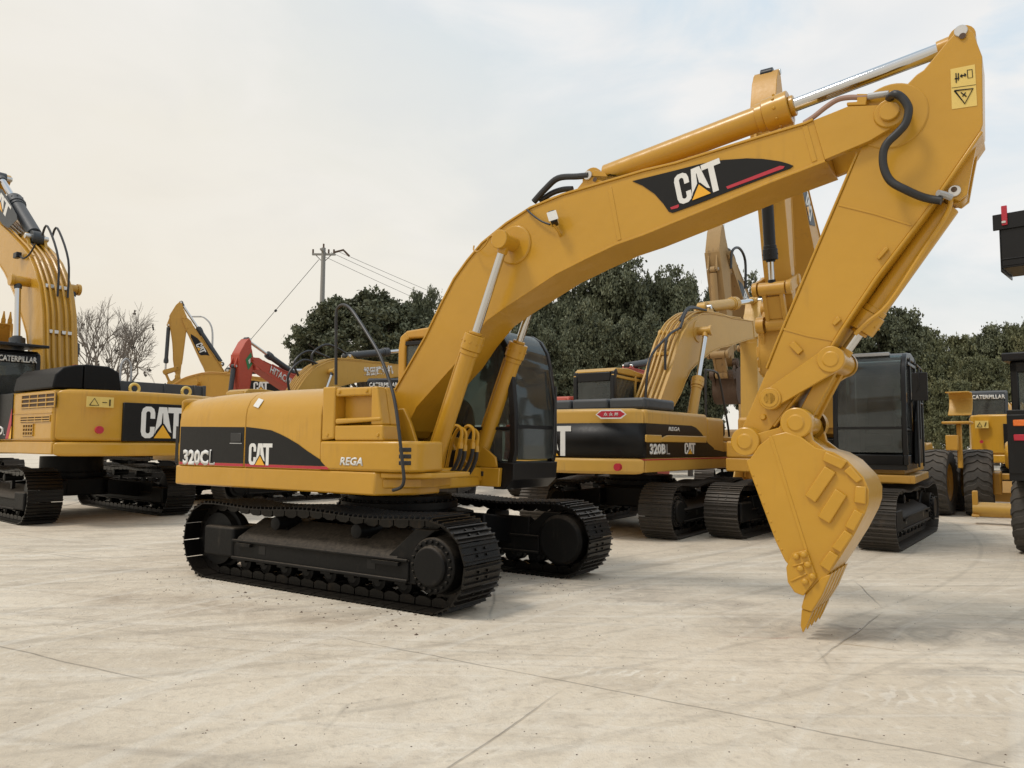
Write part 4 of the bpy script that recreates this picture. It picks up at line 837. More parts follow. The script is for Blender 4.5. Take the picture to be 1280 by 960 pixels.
# ---- yellow excavator behind on the left, seen from its rear left corner
def left_excavator():
    root = thing('crawler_excavator', 'yellow crawler excavator at the left edge showing its broad counterweight and louvred side', 'excavator', (M1[0], M1[1], 0), M1[2], GRP)
    k = 1.14
    undercarriage(root, -.04, 2.59, .62, 2.0, 2.0, .52, 49, TRK, BLK, sprocket=1, detail=0, clear=1.3)
    co_ = plain_house(root, k, YEL, BLK, 1.3, 2.52, 1.6, 3.66, reach=1.9)
    kb = 1.42
    arm(root, YEL, (.98, 1.9), R(48.5), R(-20), R(-60), kb, 0, stick=True, bucket=False, cyl_base=(1.6, 1.7), cylmat=GRY)
    bf = lambda P: fromfr(P, (.98, 1.9), R(48.5), kb)
    hoses_on_boom(root, bf, kb, YEL)
    for x0 in (0, 1):
        m_ = MB(); c = bf([B_TOP[2+x0*3]])[0]; an = R(61.5); m_.box(c[0]-.1, c[0]+.03, -.24, -.01, c[1]-.04, c[1]+.05); m_.box(c[0]-.1, c[0]+.03, .02, .26, c[1]-.04, c[1]+.05); m_.build('pipe_clamp', STEEL, root, .01, 1)
    for y in (-.17, .05):
        q = bf([(B_TOP[4][0]-.0, B_TOP[4][1]+.1), (B_TOP[6][0]-.1, B_TOP[6][1]+.4), (B_TOP[8][0], B_TOP[8][1]+.55), (P_SC[0]-.25, P_SC[1]+.25)]); m_ = MB(); m_.tube(spline([(a[0], y, a[1]) for a in q], 5), .026, 8); m_.build('boom_hose', HOSE, root)
    # work lamp
    q = bf([(P_BC[0]+.1, P_BC[1]+.5)])[0]; q = unp((23, 329), M1, .4); m_ = MB(); m_.box(q[0]-.12, q[0]+.12, .4, .52, q[1]-.06, q[1]+.08); wl = m_.build('work_lamp', BLKC, root, .02, 2); m_ = MB(); m_.tube(spline([(q[0]-.1, .45, q[1]), (q[0]-.3, .42, q[1]-.1), (q[0]-.5, .36, q[1]), (q[0]-.7, .33, q[1]+.2)], 4), .02, 6); m_.build('lamp_bracket', HOSE, wl)
    # boom decal on the left side
    yy = .372; P = U(M1, yy, [(0, 246), (5, 254), (18, 277), (19, 283), (8, 294), (0, 289)]); P = [P[0]]+P
    m_ = MB(); q = U(M1, yy, [(-26, 236), (0, 246), (5, 254), (18, 277), (19, 283), (8, 294), (0, 289), (-16, 262)]); m_.prism(q, yy, yy+.006); bd = m_.build('boom_decal', GRY, root)
    an = pi-A0 if False else 0
    o = unp((7, 284), M1, yy+.006); o2 = unp((-14, 254), M1, yy+.006); up_ = (Vector((o[0], yy+.007, o[1]))); u_ = Vector((o[0]-o2[0], 0, o[1]-o2[1])).normalized(); v_ = Vector((u_.z, 0, -u_.x)) 
    if v_.z < 0: v_ = -v_
    logo(bd, (Vector((o2[0], yy+.007, o2[1])), u_, v_, Vector((0, 1, 0))), .36, .001, hypot(o[0]-o2[0], o[1]-o2[1])/(1.42*.36))
    # black plate with the emblem on the counterweight
    xr = -3.67
    m_ = MB(); m_.box(xr-.006, xr+.06, -.95, .6, 1.58, 2.3); pl = m_.build('rear_plate', DEC, root, .01, 1)
    o = (.30, 1.74); logo(pl, fr_x(.27, 1.64, xr-.006), .6, .001, 1.0)
    m_ = MB(); m_.cyl((-3.6, 1.0, 1.78), (-3.66, 1.0, 1.78), .07, 24); m_.build('red_reflector', REDS, root)
    m_ = MB(); m_.box(-3.66, -3.648, .78, 1.25, 2.19, 2.38); ws = m_.build('warning_sticker', STK, root, M=None)
    m_ = MB(); X_ = -3.662; f = [(X_, 1.2, 2.22), (X_, 1.04, 2.22), (X_, 1.12, 2.35), (X_, 1.2, 2.22)]; m_.tube(f, .008, 4); m_.tube([(X_, .98, 2.28), (X_, .9, 2.28)], .008, 4); m_.tube([(X_, .85, 2.22), (X_, .85, 2.34)], .014, 4); m_.build('pictogram', DEC, ws)
    # louvres
    y = 1.6
    for (p, q) in (((70, 498), (28, 520)), ((64, 527), (27, 537)), ((43, 538), (30, 554))):
        a, b_ = unp(p, M1, y), unp(q, M1, y); xa, xb, za, zb = a[0], b_[0], b_[1], a[1]
        m_ = MB(); m_.box(xa, xb, y-.01, y+.004, za, zb); g0 = m_.build('grille_opening', BRN, root)
        m_ = MB(); nl = max(3, int((zb-za)/.055))
        for i in range(nl): z = za+.02+(zb-za-.03)*i/(nl-1); m_.box(xa-.01, xb+.01, y+.002, y+.022, z-.011, z+.011, None)
        for i in range(5): x = xa+(xb-xa)*i/4; m_.box(x-.012, x+.012, y+.001, y+.018, za, zb)
        m_.build('louvres', YEL, g0)
    m_ = MB(); m_.box(-3.1, -1.2, y+.0, y+.012, 2.08, 2.1); m_.build('panel_ridge', YEL, root, .004, 1)
    m_ = MB(); m_.prism([(-1.25, 1.6), (-1.2, 2.5), (1.6, 2.5), (1.6, 1.6)], y+.002, y+.02); bp_ = m_.build('black_side_panel', DEC, root, .01, 1)
    text('lettering', '336D', fr_y(-.02, 1.68, y+.02, 1), .19, .78, WHT, bp_, bold=.05); text('outline_letter', 'L', fr_y(-.83, 1.68, y+.02, 1), .15, .1, GALV, bp_, bold=0.)
    m_ = MB(); m_.prism([(-.95, 1.61), (-1.21, 2.2), (-1.22, 1.9), (-1.1, 1.61)], y+.02, y+.026); m_.build('red_stripe', REDS, bp_); m_ = MB(); m_.prism([(-1.11, 1.61), (-1.23, 1.86), (-1.24, 1.61)], y+.02, y+.026); m_.build('yellow_stripe', ORG, bp_)
    # hoods
    m_ = MB(); s = [(1.62, 2.53), (1.58, 2.78), (1.45, 2.92), (1.25, 2.98), (1.1, 3.0), (1.1, 2.53)]; m_.prism(s, -3.1, -1.2, axis='x'); m_.build('air_duct', BLK, root, .03, 3)
    m_ = MB(); s = [(1.09, 2.53), (1.09, 3.01), (.65, 3.0), (.45, 2.9), (.4, 2.53)]; m_.prism(s, -3.1, -1.2, axis='x'); m_.build('engine_hood', BLK, root, .03, 3)
    m_ = MB(); m_.box(-2.9, -.9, -1.45, .38, 2.53, 2.76); m_.box(-2.93, -2.9, -1.44, -1.36, 2.53, 2.77)
    for yy_ in (-1.2, -.55, .1): m_.box(-2.925, -2.9, yy_-.02, yy_+.02, 2.53, 2.77)
    m_.build('engine_hood', GRY, root, .02, 2)
    for yy_ in (.2, -.85):
        m_ = MB(); P = [(-3.2, yy_+.09*cos(a), 2.6+.09*sin(a)) for a in [2*pi*i/20 for i in range(21)]]; m_.tube(P, .028, 8); m_.build('lifting_eye', STK, root)
    m_ = MB(); m_.cyl((-1.6, .62, 3.0), (-1.6, .62, 3.12), .09, 16); m_.build('exhaust_cap', REDP, root)
    m_ = MB(); m_.tube(spline([(-2.4, .12, 2.7), (-2.4, .12, 3.1), (-2.4, .02, 3.25), (-2.4, -.08, 3.1), (-2.4, -.08, 2.7)], 5), .02, 8); m_.build('hand_rail', GALV, root)
    c_ = cab(root, .87, 1.72, .05, .42, 1., BLKC, BLKC, BLKC, 'CATERPILLAR')
    m_ = MB(); m_.prism([(-.7, 3.5), (-.7, 3.56), (1.2, 3.68), (1.5, 3.6)], .83, 1.85); m_.build('roof_guard', BLKC, c_, .01, 1)
left_excavator()

# ---- yellow excavator behind the cab, seen from its rear right corner
def rear_excavator():
    root = thing('crawler_excavator', 'yellow and black crawler excavator right of the near cab, red diamond sticker on its counterweight', 'excavator', (M6[0], M6[1], 0), M6[2], GRP)
    undercarriage(root, .06, 2.38, .6, 1.7, 1.7, .46, 47, TRK2, BLK, sprocket=-1, detail=1, clear=1.06)
    co_ = plain_house(root, 1., YEL2, GRY, 1.1, 2.17, 1.36, 2.85, reach=1.65)
    F = (.3, 1.9)
    arm(root, YEL2, F, R(24.5), R(-92), R(-120), 1.15, 1, cyl_base=(1.0, 1.25), tube_mat=YEL2, bktmat=YEL2)
    bf = lambda P: fromfr(P, F, R(24.5), 1.15)
    hoses_on_boom(root, bf, 1.15, YEL2)
    for i, (a, b_, y) in enumerate(((1, 4, -.2), (0, 3, .0), (5, 9, -.1), (4, 8, -.22))):
        P = bf([(B_TOP[a][0], B_TOP[a][1]+.08), ((B_TOP[a][0]+B_TOP[b_][0])/2-.15, (B_TOP[a][1]+B_TOP[b_][1])/2+.32), (B_TOP[b_][0], B_TOP[b_][1]+.08)]); m_ = MB(); m_.tube(spline([(q[0], y, q[1]) for q in P], 6), .028, 8); m_.build('boom_hose', HOSE, root)
    for i in (0, 2, 4, 6):
        c = bf([B_TOP[i]])[0]; m_ = MB(); m_.box(c[0]-.07, c[0]+.0, -.2, .24, c[1]-.03, c[1]+.05); m_.build('pipe_clamp', YEL2, root, .01, 1)
    y = -1.3605
    # upper yellow / black band of the rear and side
    xs = -2.45
    P = [(-2.44, 1.37), (-2.44, 1.93), (-.65, 1.93)]+[(-.45, 1.9), (-.2, 1.8), (.1, 1.62), (.4, 1.52), (.7, 1.48), (1.6, 1.46), (1.6, 1.37)]
    m_ = MB(); m_.prism([p for p in P[:7]]+[(.1, 1.37)], y, y-.005); sd = m_.build('side_decal', DEC, root)
    m_ = MB(); m_.prism([(.1, 1.37), (.1, 1.6), (.4, 1.5), (.94, 1.45), (.94, 1.37)], y+.004, y-.006); m_.prism([(.95, 1.37), (.95, 1.46), (1.6, 1.46), (1.6, 1.37)], y+.01, y-.003); m_.build('side_decal', DEC, root)
    # wrap round the counterweight
    pr = plan_rear(1.368, -2.451, -2.856, 24)
    def wrap(z0, z1, off, nm, mat, i0=0, i1=24):
        m_ = MB(); vs = []; fs = []
        for i in range(i0, i1+1):
            x, yy = pr[i]; vs += [(x-off, yy*(1+off/1.4), z0), (x-off, yy*(1+off/1.4), z1)]
        n = i1-i0+1
        fs = [(2*i, 2*i+1, 2*i+3, 2*i+2) for i in range(n-1)]; m_.add(vs, fs); o = m_.build(nm, mat, root); sm = o.modifiers.new('t', 'SOLIDIFY'); sm.thickness = .004; sm.offset = 0; return o
    rd = wrap(1.37, 1.93, .006, 'rear_decal', DEC); wrap(1.325, 1.345, .006, 'red_stripe', REDS)
    m_ = MB(); m_.prism([(-2.44, 1.325), (-2.44, 1.345), (1.6, 1.345), (1.6, 1.325)], y, y-.005); m_.build('red_stripe', REDS, root)
    logo(rd, fr_x(.62, 1.385, -2.866), .5, .001, 1.15)
    m_ = MB(); m_.prism([(-2.0, 1.63), (-1.9, 1.7), (-1.7, 1.745), (-.02, 1.745), (-.02, 1.62)], y-.03, y); vent = m_.build('side_scoop', YEL2, root, .015, 2)
    # the same scoop carried round the rear corner
    m_ = MB(); m_.box(-2.47, -1.9, -1.385, -1.34, 1.62, 1.745); m_.build('side_scoop', YEL2, root, .015, 2)
    o = unp((827, 565), M6, y); qa, qb = unp((813, 567), M6, y), unp((833, 567), M6, y); text('lettering', '320B', fr_y(qa[0], 1.42, y-.005), .18, qb[0]-qa[0], WHT, sd, bold=.05, base=.001); text('outline_letter', 'L', fr_y(qb[0]+.03, 1.42, y-.005), .17, .13, GALV, sd, bold=0., base=.001)
    qa, qb = unp((856.5, 566), M6, y), unp((870, 566), M6, y); logo(sd, fr_y(qa[0], 1.42, y-.006), .2, .002, (qb[0]-qa[0])/(1.42*.2))
    qa, qb = unp((836, 537), M6, y), unp((850, 537), M6, y); text('lettering', 'REGA', fr_y(qa[0], 1.82, y-.005), .07, qb[0]-qa[0], WHT, sd, bold=.03, shear=.25, base=.001)
    # red diamond sticker with Chinese characters
    xr = -2.80; cy_, cz = -.98, 2.055
    Mx = fr_x(-.78, 2.02, -2.83)
    m_ = flat('sponsor_sticker', [[(-.02, .03), (.06, -.03), (.36, -.03), (.44, .03), (.36, .1), (.06, .1)]], (Vector((-2.84, -.68, 2.03)), Vector((.16, -.987, 0)).normalized(), Vector((0, 0, 1)), Vector((-.987, -.16, 0))), .004, WHT, root, 1.15)
    fr = (Vector((-2.84, -.68, 2.03)), Vector((.16, -.987, 0)).normalized(), Vector((0, 0, 1)), Vector((-.987, -.16, 0)))
    flat('red_field', [[(0., .035), (.07, -.01), (.35, -.01), (.42, .035), (.35, .08), (.07, .08)]], (fr[0]+fr[3]*.004,)+fr[1:], .003, REDS, m_, 1.15)
    text('lettering', '众 众 邦', (fr[0]+fr[1]*.12+fr[2]*.01+fr[3]*.007,)+fr[1:], .055, .25, WHT, m_, bold=.01)
    m_ = MB(); m_.cyl((-2.8, -1.06, 1.22), (-2.872, -1.06, 1.22), .06, 24); m_.build('red_reflector', REDS, root)
    # engine hood (dark grey, three pads) and cab
    for a, b_ in ((-1.3, -.62), (-.6, .12), (.14, .9)):
        m_ = MB(); m_.box(-2.35, -1.2, a, b_, 2.165, 2.36); m_.build('engine_hood', GRY, root, .05, 4)
    cab(root, .35, 1.3, 0, .08, 1., YEL2, YEL2, BLKC)
    hand_rail(root, [(.42, -1.2, 2.1), (.42, -1.2, 2.95), (.5, -1.2, 3.04), (.95, -1.2, 3.04), (1.08, -1.22, 2.9), (1.3, -1.26, 2.2), (1.4, -1.28, 1.8), (1.42, -1.3, 1.3)], .022)
    m_ = MB(); m_.box(.96, 1.5, -1.34, -.7, 1.66, 1.75); m_.build('step_plate', YEL2, root, .02, 2)
    m_ = MB(); m_.cyl((1.2, -1.1, 1.75), (1.2, -1.1, 2.05), .16, 20); m_.build('mirror', BLKC, root, .05, 3)
rear_excavator()

# ---- excavator facing the camera, arm folded in front of it
def facing_excavator(name, label, pose, k, F, ab, as_, ak, mat, cabm, det=1, arm_y=0, bmat=None, dyaw=-.07, tmat=TRK2, hoods=BLK, dark=None, ka=None):
    root = thing(name, label, 'excavator', (pose[0], pose[1], 0), pose[2], GRP)
    undercarriage(root, dyaw, 2.38*k, .6*k, 1.7*k, 1.7*k, .46*k, 45, tmat, BLK, sprocket=-1, detail=det, clear=1.08)
    co_ = plain_house(root, k, mat, hoods, 1.1, 2.15, 1.36*k, 2.8*k, reach=1.65)
    k = ka or k
    arm(root, mat, F, ab, as_, ak, k, det, cyl_base=(1.05*k, 1.25), bktmat=bmat or mat, cylmat=dark or mat)
    bf = lambda P: fromfr(P, F, ab, k)
    hoses_on_boom(root, bf, k, mat)
    return root, bf
r8, bf8 = facing_excavator('crawler_excavator', 'yellow crawler excavator facing the camera, its black cab right of the near bucket', M8, 1., (.3, 1.9), R(54), R(-97), R(-136), YEL3, BLKC, dark=BLKC, ka=.93)
cab(r8, .36, 1.44, 0, .08, 1.02, BLKC, BLKC, BLKC)
m_ = MB(); m_.box(1.06, 1.18, .5, 1.2, 3.05, 3.11); m_.build('light_bar', GALV, r8, .01, 1)
m_ = MB(); m_.tube([(1.3, 1.46, 2.2), (1.35, 1.62, 2.5), (1.35, 1.62, 2.75)], .015, 6); m_.box(1.31, 1.35, 1.52, 1.74, 2.3, 2.74); m_.build('mirror', BLKC, r8, .02, 2)
for y_ in (.45, 1.25):
    pass
m_ = MB()
for q in ([(1.0, 1.56, 1.25), (1.0, 1.56, 2.5)], [(.1, 1.56, 1.25), (.1, 1.56, 2.9)], [(.1, 1.56, 2.9), (1.0, 1.56, 2.9)], [(.6, 1.56, 1.7), (.6, 1.56, 2.9)], [(.1, 1.56, 2.3), (.6, 1.56, 2.3)]): m_.tube(q, .018, 6)
m_.build('side_guard', BLKC, r8)
m_ = MB(); m_.box(1.0, 1.42,   .2, 1.46, 1.0, 1.13); m_.box(-1.2, 1.4, 1.365, 1.53, 1.0, 1.13); m_.build('cab_sill', YEL3, r8, .02, 2)
m_ = MB(); m_.prism([(-.5, 1.3), (-.5, 2.3), (-.1, 2.35), (.5, 2.0), (.75, 1.3)], 1.46, 1.53); m_.build('side_door', DEC, r8, .02, 2)
for s_ in (1,):
    q = bf8(FR(U(M0, YB, [(800, 232), (840, 212), (930, 192), (980, 199), (930, 227), (845, 262)]))); y_ = .2505*.93
    m_ = MB(); m_.prism(q, y_, y_+.006); bd = m_.build('boom_decal', GRY, r8)
    a = bf8(FR(U(M0, YB, [(905, 238), (845, 257)]))); u_ = Vector((a[1][0]-a[0][0], 0, a[1][1]-a[0][1])).normalized(); v_ = Vector((-u_.z, 0, u_.x)); v_ = v_ if v_.x < 0 else -v_
    logo(bd, (Vector((a[1][0], y_+.007, a[1][1])), -u_, v_, Vector((0, 1, 0))), .3, .001, 1.1)
# dusty tan excavator further back with a rusty bucket
M9 = (8.7, 26.0, -2.17)
r9, bf9 = facing_excavator('crawler_excavator', 'dusty tan crawler excavator far behind, folded arm with hoses and a rusty brown bucket', M9, 1.12, (.3, 2.1), R(52), R(-96), R(-140), TAN, BLKC, det=0, bmat=BRN, dyaw=0)
cab(r9, .42, 1.45, 0, .15, 1.05, BLKC, TAN, TAN)
q = bf9(FR(U(M0, YB, [(800, 232), (840, 212), (930, 192), (980, 199), (930, 227), (845, 262)]))); m_ = MB(); m_.prism(q, .2505*1.12, .2505*1.12+.006); bd = m_.build('boom_decal', GRY, r9)
a = bf9(FR(U(M0, YB, [(905, 238), (845, 257)]))); u_ = Vector((a[1][0]-a[0][0], 0, a[1][1]-a[0][1])).normalized(); v_ = Vector((-u_.z, 0, u_.x)); v_ = v_ if v_.x < 0 else -v_
logo(bd, (Vector((a[1][0], .2505*1.12+.007, a[1][1])), -u_, v_, Vector((0, 1, 0))), .33, .001, 1.1)
for y_ in (-.12, .2):
    P = bf9([(L_BOOM-1.2, .25), (L_BOOM-.6, .75), (L_BOOM-.1, .5), (L_BOOM+.1, -.1), (L_BOOM-.2, -.5)]); m_ = MB(); m_.tube(spline([(p[0], y_+.2, p[1]) for p in P], 5), .04, 8); m_.build('boom_hose', HOSE, r9)

# ---- machines beyond the hood of the near one
def far_excavator(label, pose, k, F, ab, as_, ak, mat, dark=None, cabm=BLKC, bmat=None, decal=None, dside=-1, sign=None, rod=None, hood=GRY, signside='rear', cdz=.05, zt=2.15):
    root = thing('crawler_excavator', label, 'excavator', (pose[0], pose[1], 0), pose[2], GRP)
    undercarriage(root, 0, 2.38*k, .6*k, 1.7*k, 1.7*k, .46*k, 43, TRK2, BLK, sprocket=-1, detail=0, clear=1.08)
    plain_house(root, k, mat, hood, 1.1, zt, 1.36*k, 2.8*k)
    arm(root, mat, F, ab, as_, ak, k, 0, cyl_base=(1.05*k, 1.3), bktmat=bmat or mat, cylmat=dark or mat, rodmat=rod or CHR)
    cab(root, .36*k, 1.32*k, 0, cdz, k, cabm, cabm if sign else mat, cabm if sign else mat, sign, signside)
    bf = lambda P: fromfr(P, F, ab, k)
    hoses_on_boom(root, bf, k, mat)
    m_ = MB(); m_.box(-2.4*k, -1.2*k, -1.2*k, .5*k, 2.15, 2.45); m_.build('engine_hood', hood, root, .04, 3)
    if decal:
        y_ = dside*.2505*k
        if decal == 'logo':
            q = bf(FR(U(M0, YB, [(800, 228), (840, 212), (930, 192), (980, 199), (960, 216), (845, 262), (830, 262), (815, 240)]))); m_ = MB(); m_.prism(q, y_, y_+dside*.006); bd = m_.build('boom_decal', DEC, root)
            L = [(847, 255), (902, 233)]
        else: bd = root; L = [(790, 275), (955, 210)]
        a = [Vector((p[0], y_+dside*.007, p[1])) for p in bf(FR(U(M0, YB, L)))]
        if dside > 0: a.reverse()
        u_ = (a[1]-a[0]).normalized(); v_ = Vector((-u_.z, 0, u_.x)) if dside < 0 else Vector((u_.z, 0, -u_.x)); fr = (a[0], u_, v_, Vector((0, dside, 0)))
        if decal == 'logo': logo(bd, fr, .3*k, .001, 1.2)
        else: text('lettering', decal[0], fr, decal[1]*k, (a[1]-a[0]).length, decal[2], bd, bold=decal[3])
    return root, bf
# low arm reaching right, emblem on the boom
La = (-14.5, 29.0, .06)
rA, bfA = far_excavator('yellow crawler excavator behind the left counterweight, low boom with black emblem and dark cylinder', La, 1.12, (.3, 2.0), R(15), R(-110), R(-150), YEL3, dark=GRY, decal='logo')
# arm folded upright
Lb = (-14.6, 37.5, -2.75)
rB, bfB = far_excavator('yellow crawler excavator far left with its boom straight up and stick hanging down', Lb, 1., (.3, 1.9), R(77), R(-86), R(-140), YEL3, dark=GRY, decal='logo', dside=1)
# red arm
Lc = (-6.9, 28.8, -1.97)
rC, bfC = far_excavator('red crawler excavator with its arm raised over the near hood', Lc, .85, (.3, 1.55), R(33), R(-80), R(-150), REDP, dark=GRY, decal=('HITACHI', .3, WHT, .02), dside=1)
_B = bfC([(L_BOOM, 0)])[0]; q = fromfr([(-.25, .1), (.1, -.12), (.45, .1), (.1, .32)], _B, R(-80), .85)
m_ = MB(); m_.prism(q, .19*.85+.001, .19*.85+.01); gs = m_.build('green_sticker', paint('green_sticker', (.03, .2, .07), .5, (.1, .15, .1), .3, 6.), rC); q = fromfr([(-.02, .1), (.1, .02), (.22, .1), (.1, .18)], _B, R(-80), .85); m_ = MB(); m_.prism(q, .19*.85+.0105, .19*.85+.015); m_.build('sticker_mark', WHT, gs)
# arched boom with company characters
Ld = (-7.0, 21.5, .93)
rD, bfD = far_excavator('yellow crawler excavator with company characters on its arched boom, right of the red one', Ld, 1., (.3, 1.9), R(22), R(-88), R(-130), YEL2, dark=GRY, decal=('松田建设机', .3, WHT, .035))
for y_, i0 in ((-.15, 1), (.1, 3), (-.05, 5)):
    P = bfD([(B_TOP[i0][0]-.0, B_TOP[i0][1]+.05), (B_TOP[i0+1][0]-.25, B_TOP[i0+1][1]+.4), (B_TOP[i0+2][0]+.1, B_TOP[i0+2][1]+.5), (B_TOP[i0+4][0]+.1, B_TOP[i0+4][1]+.08)]); m_ = MB(); m_.tube(spline([(p[0], y_, p[1]) for p in P], 5), .035, 8); m_.build('boom_hose', HOSE, rD)
# dark cab showing under that boom
Le = (-2.7, 21.4, 1.5)
rE, bfE = far_excavator('yellow crawler excavator with a black cab, seen under the lettered boom', Le, 1., (.3, 1.85), R(14), R(-100), R(-160), YEL2, cabm=BLKC, sign='CATERPILLAR', cdz=.35)
# red machine behind the rear excavator
Lf = (2.3, 23.8, .95)
rF, bfF = far_excavator('red crawler excavator hidden behind the yellow and black one, boom lying low', Lf, 1., (.3, 1.9), R(22), R(-92), R(-160), REDP, dark=GRY, hood=REDP, cabm=REDP)
# raised yellow bucket left
Lg = (-18.9, 26.5, -.9)
rG, bfG = far_excavator('yellow crawler excavator beyond the left cab with its curled bucket lifted', Lg, 1., (.3, 1.9), R(12), R(6), R(105), YEL3, decal=None)

Lh = (17.3, 25.7, R(60))
rH, bfH = far_excavator('yellow excavator seen from behind at the far right, its lettered grey cab above big tyres', Lh, 1.15, (.3, 1.9), R(-6), R(-95), R(-160), YEL, cabm=GRY, sign='CATERPILLAR', cdz=.2, zt=2.6, hood=GRY)
xr_ = -2.8*1.15
m_ = MB(); m_.box(xr_-.012, xr_+.1, -.6, .72, 1.55, 2.3); pl = m_.build('rear_plate', DEC, rH, .006, 1); logo(pl, fr_x(.5, 1.62, xr_-.012), .6, .001, 1.0)
m_ = MB(); m_.box(xr_+.02, xr_+.2, 1.1, 1.45, 2.17, 2.4); w_ = m_.build('warning_sticker', STK, rH)
m_ = MB(); X_ = xr_+.012; m_.tube([(X_, 1.4, 2.21), (X_, 1.27, 2.21), (X_, 1.33, 2.35), (X_, 1.4, 2.21)], .01, 4); m_.tube([(X_, 1.2, 2.22), (X_, 1.16, 2.35)], .016, 4); m_.build('pictogram', DEC, w_)
m_ = MB(); m_.cyl((xr_+.2, 1.3, 1.75), (xr_+.03, 1.3, 1.75), .05, 16); m_.build('red_reflector', REDS, rH)
# ------------------------------------------------------------------ wheels
def tyre(root, name, c, Rr, w, axis_yaw=0., rim=YEL3, lugs=22):
    """wheel turning round the local y axis: tyre with chevron lugs, rim"""
    t = MB(); h = w/2
    t.lathe([(Rr*.56, -h*.78), (Rr*.62, -h*.92), (Rr*.8, -h), (Rr*.91, -h*.97), (Rr*.955, -h*.8), (Rr*.965, 0), (Rr*.955, h*.8), (Rr*.91, h*.97), (Rr*.8, h), (Rr*.62, h*.92), (Rr*.56, h*.78)], c, 48)
    for i in range(lugs):
        for s in (-1, 1):
            vs = []
            segs = 6
            for j in range(segs+1):
                f = j/segs; yy = s*h*(1.0*f+.0); a = 2*pi*(i+(f*.85 if True else 0)+.12*sin(f*pi*2))/lugs; da = .3*2*pi/lugs
                ro = Rr*(1-.05*f**4); ri = Rr*.94*(1-.05*f**4)
                for aa, rr in ((a-da, ri), (a-da*.8, ro), (a+da*.8, ro), (a+da, ri)): vs.append((c[0]+rr*cos(aa), c[1]+yy, c[2]+rr*sin(aa)))
            fs = [(4*j+q, 4*j+(q+1) % 4, 4*j+4+(q+1) % 4, 4*j+4+q) for j in range(segs) for q in range(4)]+[(3, 2, 1, 0), tuple(4*segs+q for q in range(4))]
            t.add(vs, fs)
    w_ = t.build(name, RUB, root, ang=30)
    r = MB(); 
    for s in (-1, 1): r.lathe([(Rr*.57, s*h*.8), (Rr*.54, s*h*.78), (Rr*.5, s*h*.5), (Rr*.3, s*h*.35), (Rr*.28, s*h*.6), (0, s*h*.62)], c, 36)
    r.build('rim', rim, w_)
    return w_

# ---- motor graders on the right
def grader(label, O, yaw, cy=0.):
    root = thing('motor_grader', label, 'grader', (O[0], O[1], 0), yaw, 'motor graders in the back row')
    b = MB(); b.prism([(-.15, 1.35), (-.2, 1.5), (-.18, 1.6), (-.02, 1.7), (.3, 1.72), (2.3, 1.72), (2.3, 1.1), (.1, 1.1)], -.6, .55); b.build('engine_body', YEL, root, .1, 5)
    b = MB(); b.box(-.1, 4.4, -.35, .35, .75, 1.1); b.build('main_frame', YEL3, root, .02, 2)
    for s in (-1, 1):
        for x in (.95, 2.55): tyre(root, 'wheel', (x, s*1.08, .76), .76, .56)
        m_ = MB(); m_.box(.7, 2.8, s*.72-.09, s*.72+.09, .5, 1.0); m_.build('tandem_case', YEL3, root, .04, 3)
        tyre(root, 'wheel', (5.3, s*1.08, .76), .76, .5)
    x0, x1, w = 2.35, 3.7, .55
    c = MB()
    for x in (x0, x1-.08):
        for y in (cy-w-.45, cy+w-.53): c.box(x, x+.08, y, y+.08, 1.2, 2.85)
    c.box(x0, x1, cy-w-.45, cy+w-.45, 2.82, 2.95); c.box(x0, x0+.05, cy-w-.45, cy+w-.45, 2.7, 2.82); c.box(x0, x1, cy-w-.45, cy+w-.45, 1.1, 1.7)
    c = c.build('cab', GRY, root, .03, 2)
    g = MB(); g.box(x0+.03, x0+.04, cy-w-.37, cy+w-.53, 1.7, 2.7); g.box(x1-.04, x1-.03, cy-w-.37, cy+w-.53, 1.7, 2.8)
    for y in (cy-w-.42, cy+w-.49): g.box(x0+.08, x1-.08, y, y+.01, 1.7, 2.8)
    g.build('window', GLS, c)
    s_ = MB(); s_.box(x0+.4, x0+.9, cy-.65, cy-.15, 1.7, 2.0); s_.box(x0+.4, x0+.5, cy-.62, cy-.18, 2.0, 2.7); s_.build('seat', INT, c, .03, 2)
    b = MB(); b.prism([(3.6, 1.0), (3.8, 1.6), (5.0, 1.7), (5.5, 1.2), (5.5, .9), (5.0, 1.2), (4.2, 1.15)], -.18, .18); b.build('front_frame', YEL3, root, .03, 2)
    b = MB(); b.band([(4.0, .15), (3.85, .4), (4.0, .7)], .03, -1.5, 1.5); b.build('blade', YEL3, root, .005, 1)
    b = MB(); b.box(5.2, 5.4, -1.0, 1.0, .68, .86); b.build('front_axle', YEL3, root, .03, 2)
    return root
gA = grader('yellow motor grader seen from behind with a ripper beam low over the concrete', (11.25, 16.35), R(57))
